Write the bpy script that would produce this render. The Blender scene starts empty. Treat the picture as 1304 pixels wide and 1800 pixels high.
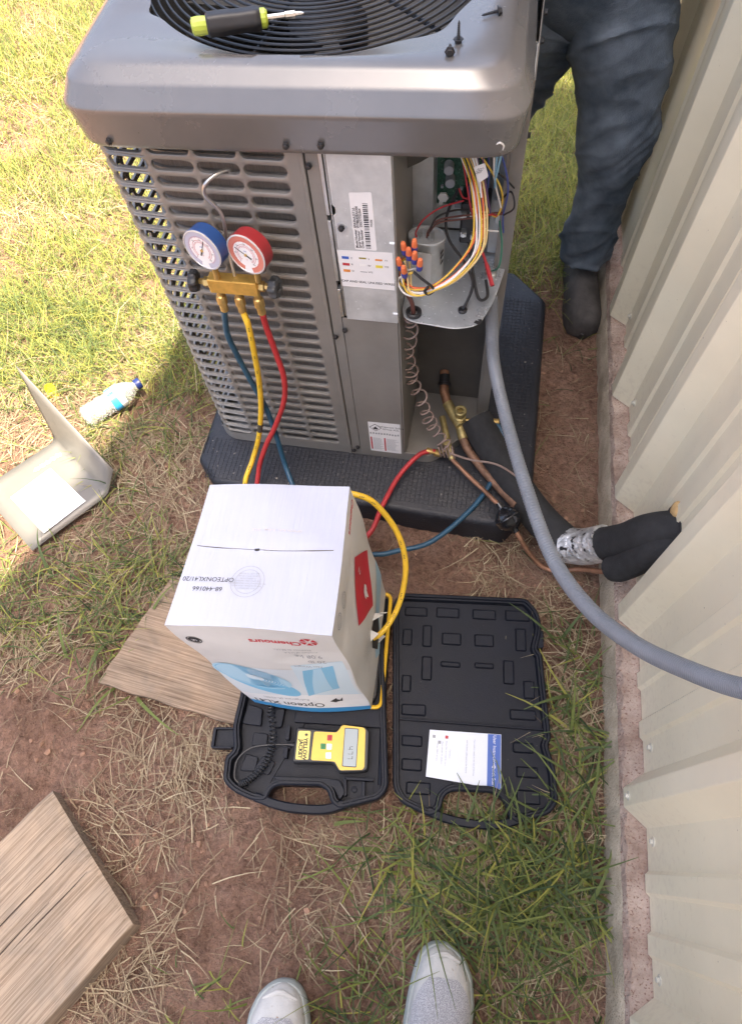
import bpy, bmesh, math, random
import numpy as np
from mathutils import Matrix, Vector, Euler
R = math.radians
random.seed(7); rng = np.random.default_rng(11)
scene = bpy.context.scene
C = scene.collection

# ------------------------------------------------------------------ camera
cam_d = bpy.data.cameras.new('camera'); cam = bpy.data.objects.new('camera', cam_d); C.objects.link(cam)
cam.matrix_world = Matrix(((0.98978238, -0.10828274, 0.09276682, 0.0),
                           (0.13902772, 0.87734456, -0.45927967, 0.0),
                           (-0.0316564, 0.46748409, 0.88343449, 1.5),
                           (0, 0, 0, 1)))
cam_d.sensor_width = 36; cam_d.lens = 24.0; cam_d.shift_y = -23 / 1800
cam_d.clip_start = 0.02; cam_d.clip_end = 500
scene.camera = cam

# ------------------------------------------------------------------ sky, sun, exposure
SUN_EL, SUN_AZ = 75.0, 130.0                # azimuth clockwise from +Y: the sun stands high over the building, right and behind
world = bpy.data.worlds.new('World'); scene.world = world; world.use_nodes = True
wn = world.node_tree; bg = wn.nodes['Background']
sky = wn.nodes.new('ShaderNodeTexSky'); sky.sky_type = 'NISHITA'; sky.sun_disc = False
sky.sun_elevation = R(SUN_EL); sky.sun_rotation = R(SUN_AZ); sky.air_density = 0.8; sky.dust_density = 7.0; sky.ozone_density = 1.0
wn.links.new(sky.outputs[0], bg.inputs[0]); bg.inputs[1].default_value = 0.15
sun_d = bpy.data.lights.new('sun', 'SUN'); sun = bpy.data.objects.new('sun', sun_d); C.objects.link(sun)
sun_d.energy = 5.0; sun_d.angle = R(0.5); sun_d.color = (1.0, 0.89, 0.68)
sun.rotation_euler = (0, R(90 - SUN_EL), R(90 - SUN_AZ)); sun.location = (3, 0, 8)
vs = scene.view_settings; vs.view_transform = 'Standard'; vs.look = 'None'; vs.exposure = 2.0; vs.gamma = 1.0
vs.use_curve_mapping = False

# ------------------------------------------------------------------ materials
def mat(name, col, rough=0.6, metal=0.0, var=0.0, vscale=12.0, bump=0.0, bscale=60.0, col2=None, spec=0.5,
        stretch=None, speck=None, trans=0.0, coat=0.0, detail=6.0, rvar=0.0):
    m = bpy.data.materials.new(name); m.use_nodes = True
    n = m.node_tree; L = n.links; p = n.nodes['Principled BSDF']
    p.inputs['Roughness'].default_value = rough; p.inputs['Metallic'].default_value = metal
    p.inputs['Specular IOR Level'].default_value = spec
    if trans: p.inputs['Transmission Weight'].default_value = trans
    if coat: p.inputs['Coat Weight'].default_value = coat; p.inputs['Coat Roughness'].default_value = 0.25
    c = (*col, 1)
    p.inputs['Base Color'].default_value = c
    tc = n.nodes.new('ShaderNodeTexCoord'); vec = tc.outputs['Object']
    if stretch:
        mp = n.nodes.new('ShaderNodeMapping'); mp.inputs['Scale'].default_value = stretch
        L.new(vec, mp.inputs[0]); vec = mp.outputs[0]
    if var or col2 or rvar:
        nz = n.nodes.new('ShaderNodeTexNoise'); nz.inputs['Scale'].default_value = vscale; nz.inputs['Detail'].default_value = detail
        nz.inputs['Roughness'].default_value = 0.62
        L.new(vec, nz.inputs['Vector'])
        rp = n.nodes.new('ShaderNodeValToRGB')
        a = tuple(max(0, x * (1 - var)) for x in col); b = col2 if col2 else tuple(min(1, x * (1 + var)) for x in col)
        rp.color_ramp.elements[0].position = 0.34; rp.color_ramp.elements[0].color = (*a, 1)
        rp.color_ramp.elements[1].position = 0.66; rp.color_ramp.elements[1].color = (*b, 1)
        L.new(nz.outputs['Fac'], rp.inputs[0]); out = rp.outputs[0]
        if rvar:
            mr = n.nodes.new('ShaderNodeMapRange'); mr.inputs['From Min'].default_value = .3; mr.inputs['From Max'].default_value = .7
            mr.inputs['To Min'].default_value = rough - rvar; mr.inputs['To Max'].default_value = rough + rvar
            L.new(nz.outputs['Fac'], mr.inputs[0]); L.new(mr.outputs[0], p.inputs['Roughness'])
        if speck:
            s_col, s_scale, s_thr = speck
            n2 = n.nodes.new('ShaderNodeTexNoise'); n2.inputs['Scale'].default_value = s_scale; n2.inputs['Detail'].default_value = 3
            L.new(tc.outputs['Object'], n2.inputs['Vector'])
            r2 = n.nodes.new('ShaderNodeValToRGB'); r2.color_ramp.elements[0].position = s_thr; r2.color_ramp.elements[1].position = s_thr + .05
            L.new(n2.outputs['Fac'], r2.inputs[0])
            mx = n.nodes.new('ShaderNodeMix'); mx.data_type = 'RGBA'
            L.new(r2.outputs[0], mx.inputs[0]); L.new(out, mx.inputs[6]); mx.inputs[7].default_value = (*s_col, 1); out = mx.outputs[2]
        L.new(out, p.inputs['Base Color'])
    if bump:
        nb = n.nodes.new('ShaderNodeTexNoise'); nb.inputs['Scale'].default_value = bscale; nb.inputs['Detail'].default_value = 5
        L.new(vec, nb.inputs['Vector'])
        bp = n.nodes.new('ShaderNodeBump'); bp.inputs['Strength'].default_value = 1.0; bp.inputs['Distance'].default_value = bump
        L.new(nb.outputs['Fac'], bp.inputs['Height']); L.new(bp.outputs[0], p.inputs['Normal'])
    return m

# ------------------------------------------------------------------ mesh helpers
class B:
    def __init__(s): s.v = []; s.f = []; s.m = []
    def add(s, vs_, fs, mi=0):
        o = len(s.v); s.v += [tuple(map(float, q)) for q in vs_]
        for f in fs: s.f.append(tuple(i + o for i in f)); s.m.append(mi)
        return s
    def box(s, x0, x1, y0, y1, z0, z1, mi=0, T=None):
        vv = [(x, y, z) for x in (x0, x1) for y in (y0, y1) for z in (z0, z1)]
        if T is not None: vv = [T @ Vector(q) for q in vv]
        return s.add(vv, [(0, 1, 3, 2), (4, 6, 7, 5), (0, 4, 5, 1), (2, 3, 7, 6), (0, 2, 6, 4), (1, 5, 7, 3)], mi)
    def prism(s, poly, z0, z1, mi=0, T=None):
        n = len(poly); vv = [(x, y, z0) for x, y in poly] + [(x, y, z1) for x, y in poly]
        if T is not None: vv = [T @ Vector(q) for q in vv]
        return s.add(vv, [tuple(range(n - 1, -1, -1)), tuple(range(n, 2 * n))] + [(i, (i + 1) % n, n + (i + 1) % n, n + i) for i in range(n)], mi)
    def loft(s, rings, mi=0, cap=True, closed=True):
        n = len(rings[0]); vv = [q for r_ in rings for q in r_]; fs = []
        for k in range(len(rings) - 1):
            for i in range(n if closed else n - 1):
                j = (i + 1) % n; fs.append((k * n + i, k * n + j, (k + 1) * n + j, (k + 1) * n + i))
        if cap: fs.append(tuple(range(n - 1, -1, -1))); fs.append(tuple((len(rings) - 1) * n + i for i in range(n)))
        return s.add(vv, fs, mi)
    def tube(s, pts, r, n=8, mi=0, cap=True):
        P = [Vector(q) for q in pts]; rings = []
        t0 = (P[1] - P[0]).normalized(); up = Vector((0, 0, 1)) if abs(t0.z) < .9 else Vector((1, 0, 0))
        a = t0.cross(up).normalized()
        for i, q in enumerate(P):
            t = (P[min(i + 1, len(P) - 1)] - P[max(i - 1, 0)])
            t = t.normalized() if t.length > 1e-9 else t0
            a = (a - t * a.dot(t)); a = a.normalized() if a.length > 1e-6 else t.orthogonal().normalized()
            b = t.cross(a); rr = r(i / (len(P) - 1)) if callable(r) else r
            rings.append([q + (a * math.cos(k * 2 * math.pi / n) + b * math.sin(k * 2 * math.pi / n)) * rr for k in range(n)])
        return s.loft(rings, mi, cap)
    def lathe(s, prof, T=None, n=20, mi=0, cap=True):       # prof: (radius, height) along local z
        T = T or Matrix.Identity(4)
        rings = [[T @ Vector((max(r_, 1e-5) * math.cos(2 * math.pi * k / n), max(r_, 1e-5) * math.sin(2 * math.pi * k / n), h)) for k in range(n)] for r_, h in prof]
        return s.loft(rings, mi, cap)
    def obj(s, name, mats, parent=None, smooth=False, bevel=0.0, solid=0.0, angle=40):
        me = bpy.data.meshes.new(name); me.from_pydata(s.v, [], s.f)
        mats = mats if isinstance(mats, (list, tuple)) else [mats]
        for m_ in mats: me.materials.append(m_)
        if len(mats) > 1: me.polygons.foreach_set('material_index', s.m)
        bm = bmesh.new(); bm.from_mesh(me); bmesh.ops.recalc_face_normals(bm, faces=bm.faces); bm.to_mesh(me); bm.free()
        if smooth:
            me.polygons.foreach_set('use_smooth', [True] * len(me.polygons)); me.set_sharp_from_angle(angle=R(angle))
        me.update()
        o = bpy.data.objects.new(name, me); C.objects.link(o)
        if parent: o.parent = parent
        if solid:
            md = o.modifiers.new('solid', 'SOLIDIFY'); md.thickness = solid; md.offset = -1
        if bevel:
            md = o.modifiers.new('bevel', 'BEVEL'); md.width = bevel; md.segments = 2; md.limit_method = 'ANGLE'; md.angle_limit = R(35)
        return o

def thing(name, label, cat, T=None, group=None):
    o = bpy.data.objects.new(name, None); C.objects.link(o); o.empty_display_size = .05
    if T is not None: o.matrix_world = T
    return tag(o, label, cat, group)
def tag(o, label=None, cat=None, group=None, kind=None):
    if label: o['label'] = label
    if cat: o['category'] = cat
    if group: o['group'] = group
    if kind: o['kind'] = kind
    return o
def spline(pts, n=8, closed=False):
    P = [Vector(q) for q in pts]; out = []
    for i in range(len(P) - 1):
        a = P[i - 1] if i > 0 else P[0] * 2 - P[1]; b, c = P[i], P[i + 1]; d = P[i + 2] if i + 2 < len(P) else P[-1] * 2 - P[-2]
        for k in range(n):
            t = k / n
            out.append(.5 * ((2 * b) + (c - a) * t + (2 * a - 5 * b + 4 * c - d) * t * t + (3 * b - a - 3 * c + d) * t ** 3))
    out.append(P[-1]); return out
def frame(o, z, x=None):                     # matrix with local z along z
    z = Vector(z).normalized(); x = Vector(x) if x else (Vector((1, 0, 0)) if abs(z.x) < .9 else Vector((0, 1, 0)))
    y = z.cross(x).normalized(); x = y.cross(z)
    return Matrix(((x.x, y.x, z.x, o[0]), (x.y, y.y, z.y, o[1]), (x.z, y.z, z.z, o[2]), (0, 0, 0, 1)))
def rpoly(pts, r=0.01, n=4):                 # polygon with rounded corners
    out = []; N = len(pts)
    for i in range(N):
        a, b, c = Vector(pts[i - 1]), Vector(pts[i]), Vector(pts[(i + 1) % N])
        u, w = (a - b), (c - b); rr = min(r, u.length * .45, w.length * .45)
        p0, p1 = b + u.normalized() * rr, b + w.normalized() * rr
        for k in range(n + 1):
            t = k / n; q = p0 * (1 - t) ** 2 + b * 2 * t * (1 - t) + p1 * t * t; out.append((q.x, q.y))
    return out
def inset(poly, d):                          # approximate inward offset of a counter-clockwise polygon
    P = [Vector(q) for q in poly]; N = len(P); out = []
    for i in range(N):
        a, b, c = P[i - 1], P[i], P[(i + 1) % N]
        e1 = (b - a); e2 = (c - b)
        if e1.length < 1e-7: e1 = e2
        if e2.length < 1e-7: e2 = e1
        n1 = Vector((-e1.y, e1.x)).normalized(); n2 = Vector((-e2.y, e2.x)).normalized(); m_ = (n1 + n2)
        m_ = m_.normalized() if m_.length > 1e-6 else n1
        k = max(.4, m_.dot(n1)); q = b + m_ * d / k; out.append((q.x, q.y))
    return out
def text_mesh(body, size, align='CENTER', bold=0.0, spacing=1.0):
    cu = bpy.data.curves.new('lettering', 'FONT'); cu.body = body; cu.size = size; cu.align_x = align; cu.align_y = 'CENTER'
    cu.resolution_u = 3; cu.offset = bold; cu.space_character = spacing
    o = bpy.data.objects.new('lettering', cu); me = bpy.data.meshes.new_from_object(o)
    v = [tuple(q.co) for q in me.vertices]; f = [tuple(q.vertices) for q in me.polygons]
    bpy.data.objects.remove(o); bpy.data.curves.remove(cu); bpy.data.meshes.remove(me)
    return v, f
def text(name, body, size, T, m_, parent, align='CENTER', bold=0.0, fn=None):
    v, f = text_mesh(body, size, align, bold)
    b = B(); b.add([(fn(q[0], q[1]) if fn else T @ Vector(q)) for q in v], f)
    return b.obj(name, m_, parent)

def vnoise(x, y, s, seed):
    r_ = np.random.default_rng(seed); g = r_.random((64, 64)); u = x * s; w = y * s
    i = np.floor(u).astype(int); j = np.floor(w).astype(int); fu = u - i; fw = w - j
    fu = fu * fu * (3 - 2 * fu); fw = fw * fw * (3 - 2 * fw)
    G = lambda a, b_: g[a % 64, b_ % 64]
    return (G(i, j) * (1 - fu) + G(i + 1, j) * fu) * (1 - fw) + (G(i, j + 1) * (1 - fu) + G(i + 1, j + 1) * fu) * fw

# ------------------------------------------------------------------ shared materials
CAB = (0.262, 0.249, 0.228)
M = dict(
    cabinet=mat('cabinet_paint', CAB, .42, 0.25, var=.10, vscale=9, bump=.0002, bscale=900, speck=((.33, .31, .28), 260, .71), rvar=.07),
    cap=mat('cap_paint', (.182, .175, .170), .26, 0.35, var=.10, vscale=5, rvar=.05, coat=.5),
    dark_metal=mat('dark_metal', (.075, .072, .066), .55, .2, var=.2, vscale=20),
    galv=mat('galvanised_steel', (.58, .60, .60), .42, .40, var=.12, vscale=26, rvar=.10, speck=((.75, .77, .78), 120, .68)),
    steel=mat('bright_steel', (.62, .62, .60), .3, .9, var=.1, vscale=40),
    chrome=mat('chrome', (.8, .8, .8), .14, 1.0),
    black=mat('black_plastic', (.02, .02, .022), .45, 0, var=.2, vscale=60),
    blackgloss=mat('black_gloss_paint', (.012, .012, .014), .16, 0, coat=.6),
    rubber=mat('black_foam_rubber', (.022, .022, .023), .85, 0, var=.25, vscale=50, bump=.0006, bscale=300, speck=((.16, .15, .14), 180, .74)),
    coil=mat('coil_fins', (.26, .25, .235), .5, .3, var=.35, vscale=30, stretch=(60, 60, .6), bump=.001, bscale=60),
    brass=mat('brass', (.62, .43, .16), .38, .85, var=.2, vscale=45, rvar=.1),
    brassold=mat('dull_brass', (.42, .34, .15), .5, .7, var=.3, vscale=60),
    copper=mat('copper', (.34, .18, .11), .5, .6, var=.35, vscale=40, rvar=.12),
    copperdull=mat('weathered_copper', (.22, .125, .08), .65, .4, var=.35, vscale=50),
    white=mat('white_label', (.80, .80, .80), .5, var=.03, vscale=30),
    ink=mat('black_ink', (.03, .03, .035), .7),
    greyink=mat('grey_ink', (.33, .34, .36), .7),
    red=mat('red_rubber', (.42, .03, .035), .42, var=.12, vscale=40),
    yellow=mat('yellow_rubber', (.72, .46, .03), .42, var=.12, vscale=40, speck=((.2, .15, .05), 130, .70)),
    blue=mat('blue_rubber', (.020, .075, .130), .42, var=.15, vscale=40),
    redp=mat('red_paint', (.30, .024, .028), .4), bluep=mat('blue_paint', (.02, .065, .22), .4),
    orange=mat('orange_plastic', (.74, .19, .07), .5), nutblue=mat('blue_wire_nut', (.045, .06, .30), .5),
    w_white=mat('white_insulation', (.78, .77, .74), .45), w_yellow=mat('yellow_insulation', (.75, .50, .06), .45),
    w_pale=mat('pale_yellow_insulation', (.80, .62, .28), .45), w_orange=mat('orange_insulation', (.75, .16, .05), .45),
    w_red=mat('red_insulation', (.42, .03, .04), .45), w_brown=mat('brown_insulation', (.13, .05, .04), .5),
    w_black=mat('black_insulation', (.018, .018, .02), .5), w_blue=mat('blue_insulation', (.05, .08, .30), .45),
    w_purple=mat('purple_insulation', (.16, .08, .22), .45), w_green=mat('green_insulation', (.02, .17, .10), .5),
    w_lblue=mat('light_blue_insulation', (.22, .45, .60), .5),
    pcb=mat('green_board', (.02, .075, .045), .45, var=.5, vscale=160, detail=2, speck=((.30, .34, .30), 420, .66)),
)

# ------------------------------------------------------------------ ground
def ground_h(x, y):
    h = .016 * (vnoise(x + 9, y + 9, 3.1, 1) - .5) + .012 * (vnoise(x + 9, y + 9, 11, 2) - .5) + .013 * (vnoise(x + 9, y + 9, 29, 3) - .5) + .009 * (vnoise(x + 9, y + 9, 63, 4) - .5) * (.4 + 1.2 * vnoise(x + 9, y + 9, 5, 8))
    mound = .035 * np.exp(-(((x + .78) / .16) ** 2 + ((y - .17) / .10) ** 2)) - .012 * np.exp(-(((x + .2) / .2) ** 2 + ((y + .1) / .12) ** 2))
    sg = lambda t: 1 / (1 + np.exp(-np.clip(t, -30, 30) / .006))
    m = np.zeros_like(h)
    for x0, x1, y0, y1 in ((-.405, .305, .055, .56), (-.69, -.38, .20, .515), (-1.13, -.81, .54, .84)): m = np.maximum(m, sg(x - x0) * sg(x1 - x) * sg(y - y0) * sg(y1 - y))
    return (h + mound) * (1 - m) - .004 - .004 * m
def axis(lo, hi, step, far):
    a = list(np.arange(lo, hi + 1e-6, step)); d = step
    while a[-1] < far: d *= 1.35; a.append(a[-1] + d)
    d = step
    while a[0] > -far: d *= 1.35; a.insert(0, a[0] - d)
    return np.array(a)
gx, gy = axis(-2.0, .7, .0115, 160), axis(-.6, 2.5, .0115, 160)
X, Y = np.meshgrid(gx, gy); Z = ground_h(X, Y) * np.exp(-np.maximum(0, np.hypot(X + .6, Y - 1) - 4) ** 2 / 8)
nx, ny = len(gx), len(gy)
me = bpy.data.meshes.new('ground'); me.vertices.add(nx * ny)
me.vertices.foreach_set('co', np.stack([X, Y, Z], -1).reshape(-1))
ii = (np.arange(ny - 1)[:, None] * nx + np.arange(nx - 1)[None, :]).reshape(-1)
quads = np.stack([ii, ii + 1, ii + nx + 1, ii + nx], -1)
me.loops.add(quads.size); me.loops.foreach_set('vertex_index', quads.reshape(-1).astype(np.int32))
me.polygons.add(len(quads)); me.polygons.foreach_set('loop_start', (np.arange(len(quads)) * 4).astype(np.int32))
me.update(); me.validate(); me.polygons.foreach_set('use_smooth', [True] * len(quads))
def dirt_material():
    m = bpy.data.materials.new('red_clay_soil'); m.use_nodes = True; n = m.node_tree; L = n.links; p = n.nodes['Principled BSDF']
    p.inputs['Roughness'].default_value = .95; p.inputs['Specular IOR Level'].default_value = .15
    tc = n.nodes.new('ShaderNodeTexCoord')
    def nz(sc, d=8, r=.6):
        q = n.nodes.new('ShaderNodeTexNoise'); q.inputs['Scale'].default_value = sc; q.inputs['Detail'].default_value = d; q.inputs['Roughness'].default_value = r
        L.new(tc.outputs['Object'], q.inputs['Vector']); return q
    def ramp(src, els):
        q = n.nodes.new('ShaderNodeValToRGB'); e = q.color_ramp.elements
        e[0].position, e[0].color = els[0][0], (*els[0][1], 1); e[1].position, e[1].color = els[-1][0], (*els[-1][1], 1)
        for pos, c in els[1:-1]: x_ = e.new(pos); x_.color = (*c, 1)
        L.new(src, q.inputs[0]); return q
    a = ramp(nz(7).outputs['Fac'], [(.28, (.17, .100, .066)), (.5, (.295, .178, .128)), (.72, (.40, .265, .195))])
    b = ramp(nz(70, 6, .7).outputs['Fac'], [(.3, (.42, .39, .37)), (.52, (1, 1, 1)), (.72, (1.3, 1.25, 1.2))])
    mx = n.nodes.new('ShaderNodeMix'); mx.data_type = 'RGBA'; mx.blend_type = 'MULTIPLY'; mx.inputs[0].default_value = .85
    L.new(a.outputs[0], mx.inputs[6]); L.new(b.outputs[0], mx.inputs[7])
    c = ramp(nz(230, 3).outputs['Fac'], [(.66, (0, 0, 0)), (.72, (1, 1, 1))])
    mx2 = n.nodes.new('ShaderNodeMix'); mx2.data_type = 'RGBA'; L.new(c.outputs[0], mx2.inputs[0]); L.new(mx.outputs[2], mx2.inputs[6]); mx2.inputs[7].default_value = (.36, .28, .2, 1)
    L.new(mx2.outputs[2], p.inputs['Base Color'])
    n1, n2 = nz(55, 8, .65), nz(260, 4, .6)
    ad = n.nodes.new('ShaderNodeMath'); ad.operation = 'MULTIPLY_ADD'; ad.inputs[1].default_value = .25; L.new(n2.outputs['Fac'], ad.inputs[0]); L.new(n1.outputs['Fac'], ad.inputs[2])
    bp = n.nodes.new('ShaderNodeBump'); bp.inputs['Distance'].default_value = .030; L.new(ad.outputs[0], bp.inputs['Height']); L.new(bp.outputs[0], p.inputs['Normal'])
    return m
me.materials.append(dirt_material())
ground = bpy.data.objects.new('ground', me); C.objects.link(ground); tag(ground, 'bare reddish clay soil of the yard', 'ground', kind='structure')

# ------------------------------------------------------------------ metal building
WX, CREST, FX, FZ = .440, .402, .397, .115        # siding face, rib crest, foundation face and its top
Y_CORNER = 1.70
bld = thing('metal_building', 'cream ribbed metal building on a concrete foundation along the right', 'building', Matrix.Translation((.44, .6, 0)))
bld_inv = Matrix.Translation((-.44, -.6, 0))
def bo(b, name, m_, parent=bld, **k):             # build in world coordinates under the building's empty
    b.v = [tuple(Vector(q) - Vector((.44, .6, 0))) for q in b.v] if parent is bld else b.v
    return b.obj(name, m_, parent, **k)
m_siding = mat('cream_painted_siding', (.86, .785, .58), .36, 0, var=.045, vscale=4, rvar=.06, bump=.004, bscale=5, speck=((.40, .34, .24), 150, .735), coat=.15)
def mud_splash(m, zlo, zhi):                  # rain-splashed soil: specks that thin out upwards from the footing
    n = m.node_tree; L = n.links; p = n.nodes['Principled BSDF']; src = p.inputs['Base Color'].links[0].from_socket
    tc = n.nodes.new('ShaderNodeTexCoord'); sx = n.nodes.new('ShaderNodeSeparateXYZ'); L.new(tc.outputs['Object'], sx.inputs[0])
    mr = n.nodes.new('ShaderNodeMapRange'); mr.inputs['From Min'].default_value = zlo; mr.inputs['From Max'].default_value = zhi; mr.inputs['To Min'].default_value = .20; mr.inputs['To Max'].default_value = -.02; L.new(sx.outputs['Z'], mr.inputs[0])
    nz = n.nodes.new('ShaderNodeTexNoise'); nz.inputs['Scale'].default_value = 85; nz.inputs['Detail'].default_value = 4; L.new(tc.outputs['Object'], nz.inputs['Vector'])
    ad = n.nodes.new('ShaderNodeMath'); ad.operation = 'ADD'; L.new(nz.outputs['Fac'], ad.inputs[0]); L.new(mr.outputs[0], ad.inputs[1])
    rp = n.nodes.new('ShaderNodeValToRGB'); rp.color_ramp.elements[0].position = .64; rp.color_ramp.elements[1].position = .80; L.new(ad.outputs[0], rp.inputs[0])
    sc_ = n.nodes.new('ShaderNodeMath'); sc_.operation = 'MULTIPLY'; sc_.inputs[1].default_value = .12; L.new(rp.outputs[0], sc_.inputs[0])
    mx = n.nodes.new('ShaderNodeMix'); mx.data_type = 'RGBA'; L.new(sc_.outputs[0], mx.inputs[0]); L.new(src, mx.inputs[6]); mx.inputs[7].default_value = (.42, .31, .22, 1); L.new(mx.outputs[2], p.inputs['Base Color'])
mud_splash(m_siding, .12, .45)
m_trim = mat('cream_trim', (.62, .54, .36), .45, 0, var=.06, vscale=5)
def slab_mat(name, c1, c2, sp):
    return mat(name, c1, .9, 0, var=.15, vscale=16, col2=c2, bump=.006, bscale=170, speck=(sp, 240, .59), spec=.2, detail=9)
m_slabside = slab_mat('weathered_concrete_side', (.46, .38, .27), (.66, .56, .42), (.38, .29, .20))
m_slabtop = slab_mat('red_stained_concrete', (.29, .20, .155), (.49, .385, .315), (.23, .14, .105))
RAKE = lambda y: 4.82 - 1.13 * (y - .415) if y > -2.6 else 8.227 + 1.13 * (y + 2.6)  # unseen roof slope and height, shaped to lay its shadow edge on the yard
# foundation: a slightly uneven curb, its ledge stained red
rr = np.random.default_rng(5)
ys = np.arange(-6, Y_CORNER + .02, .02); b = B(); rings = []
for y in ys:
    e = .0011 * rr.standard_normal(); e2 = .0022 * rr.standard_normal()
    rings.append([(FX + .006 + e, y, -.12), (FX + e, y, .02), (FX + .002 + e * .7, y, FZ - .012), (FX + .009 + e2, y, FZ + e2 * .4), (FX + .07, y, FZ + .003), (.7, y, FZ + .004), (.7, y, -.12)])
b.loft(rings, 0, cap=True)
for i, f in enumerate(b.f):
    vs_ = [b.v[k] for k in f]
    if len(f) == 4 and min(q[2] for q in vs_) > FZ - .02: b.m[i] = 1
found = bo(b, 'concrete_foundation', [m_slabside, m_slabtop], smooth=True, angle=30)
# siding: cross-section along Y swept up to the raking roof line, one sheet per panel
crests = [-2.9, -2.61, -2.32, -2.0, -1.7, -1.41, -1.12, -.80, -.5, -.20, .144, .50, .784, 1.07, 1.33]
def siding_profile(y0, y1):
    pts = [(y0, WX)]
    for i, c in enumerate(crests):
        nxt = crests[i + 1] if i + 1 < len(crests) else c + .30
        for dy, x in ((-.032, WX), (-.002, CREST), (0, CREST - .001), (.03, CREST - .001), (.032, CREST), (.062, WX)): pts.append((c + dy, x))
        g = nxt - c - .094
        for k in (.30, .66):
            yc = c + .062 + g * k
            for dy, x in ((-.022, WX), (-.016, WX - .006), (.012, WX - .006), (.018, WX)): pts.append((yc + dy, x))
    pts = [q for q in pts if y0 <= q[0] <= y1]; pts.append((y1, WX)); return sorted(pts)
edges_y = [-3.0, -2.05, -1.16, -.245, .64, Y_CORNER - .02]
for i in range(len(edges_y) - 1):
    pr = siding_profile(edges_y[i], edges_y[i + 1]); b = B(); n = len(pr); off = .0012 * (i % 2)
    zb = FZ + .012
    zs = [0, .25, .5, 1]
    for zf in zs: b.add([(x - off, y, zb + (RAKE(y) - zb) * zf) for y, x in pr], [])
    for k in range(len(zs) - 1):
        for j in range(n - 1): b.f.append((k * n + j, k * n + j + 1, (k + 1) * n + j + 1, (k + 1) * n + j)); b.m.append(0)
    bo(b, 'siding_panel', m_siding, solid=.0008)
# corner trim, far return wall, unseen roof overhang shaped for its cast shadow
b = B(); b.box(CREST - .006, WX + .14, Y_CORNER - .02, Y_CORNER + .012, FZ + .01, RAKE(Y_CORNER) + .02); b.box(CREST - .008, CREST - .002, Y_CORNER - .055, Y_CORNER + .013, FZ + .012, RAKE(Y_CORNER) + .1)
bo(b, 'corner_trim', m_trim, bevel=.002)
b = B(); b.box(WX + .14, 6, Y_CORNER - .03, Y_CORNER - .01, FZ + .012, 3.0); bo(b, 'return_wall', m_siding)
b = B(); y0, y1 = -2.6, Y_CORNER + .25
b.add([(.25, y0, RAKE(y0)), (.25, y1, RAKE(y1)), (6, y1, RAKE(y1)), (6, y0, RAKE(y0)), (.25, y0, RAKE(y0) + .08), (.25, y1, RAKE(y1) + .08), (6, y1, RAKE(y1) + .08), (6, y0, RAKE(y0) + .08)],
      [(0, 1, 2, 3), (4, 7, 6, 5), (0, 4, 5, 1), (1, 5, 6, 2), (2, 6, 7, 3), (3, 7, 4, 0)])
b.add([(.25, y0, RAKE(y0)), (.25, -6.9, RAKE(-6.9)), (6, -6.9, RAKE(-6.9)), (6, y0, RAKE(y0))], [(0, 1, 2, 3)])
bo(b, 'roof', mat('brown_roof', (.16, .10, .07), .5), smooth=False)
# hex-head screws along the foot of the siding
m_screw = mat('cream_screw', (.60, .57, .48), .4)
sb = B(); T = frame((0, 0, 0), (-1, 0, 0)); sb.lathe([(.0085, 0), (.0085, .0015), (.0045, .002), (.0045, .006), (.0035, .0068)], T, n=8); 
scr = None
for (x, y, z) in ((WX, .245, .17), (CREST, .159, .155), (WX, .09, .16), (WX, -.11, .16), (WX, .56, .165), (WX, .70, .175), (WX, .86, .17), (WX, 1.02, .17), (WX, 1.16, .17), (WX, 1.29, .17), (WX, 1.42, .17), (WX, .245, .92), (WX, 1.02, .92)):
    if scr is None: scr = sb.obj('siding_screw', m_screw, bld, smooth=True); o = scr
    else: o = scr.copy(); C.objects.link(o); o.parent = bld
    o.location = (x - .001 - .44, y - .6, z)


# ------------------------------------------------------------------ air conditioner and pad share one frame: u right, v back, w up
ACT = Matrix.Translation((-.2011274, .86472874, .07)) @ Matrix.Rotation(R(-2.2), 4, 'Z') @ Matrix.Rotation(R(-2.0), 4, 'Y') @ Matrix.Rotation(R(-.3), 4, 'X')
m_pad = mat('black_composite_pad', (.014, .015, .020), .50, 0, var=.3, vscale=14, speck=((.22, .20, .18), 90, .70), bump=.0012, bscale=180, rvar=.12)
pad = thing('equipment_pad', 'black textured plastic equipment pad under the air conditioner', 'equipment pad', ACT)
padpoly = [(-.338, -.126), (.30, -.145), (.372, -.145), (.428, -.075), (.424, .565), (.33, .665), (-.33, .665), (-.395, .60), (-.395, -.068)]
pp = rpoly(padpoly, .012, 3); b = B()
b.loft([[(x, y, -.12) for x, y in pp], [(x, y, -.016) for x, y in pp], [(x, y, -.006) for x, y in inset(pp, .006)], [(x, y, -.003) for x, y in inset(pp, .014)]], cap=True)
b.obj('slab', m_pad, pad, smooth=True, angle=50)
b = B()                                       # moulded lattice of fine raised bars on the visible top of the pad
def bar(x0, y0, x1, y1, w=.0022, z0=-.0035, z1=-.0024):
    d = Vector((x1 - x0, y1 - y0)); n_ = Vector((-d.y, d.x)).normalized() * w / 2
    b.add([(x0 - n_.x, y0 - n_.y, z0), (x0 + n_.x, y0 + n_.y, z0), (x1 + n_.x, y1 + n_.y, z0), (x1 - n_.x, y1 - n_.y, z0), (x0, y0, z1), (x1, y1, z1)], [(0, 1, 4), (2, 3, 5), (1, 2, 5, 4), (3, 0, 4, 5)])
for (a0, a1, c0, c1) in ((-.36, .35, -.115, .0), (.315, .405, 0, .56), (-.385, -.36, -.05, .0)):
    st = .011
    k = c0
    while k < c1: bar(a0, k, a1, k); k += st
    k = a0
    while k < a1: bar(k, c0, k, c1); k += st
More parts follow.
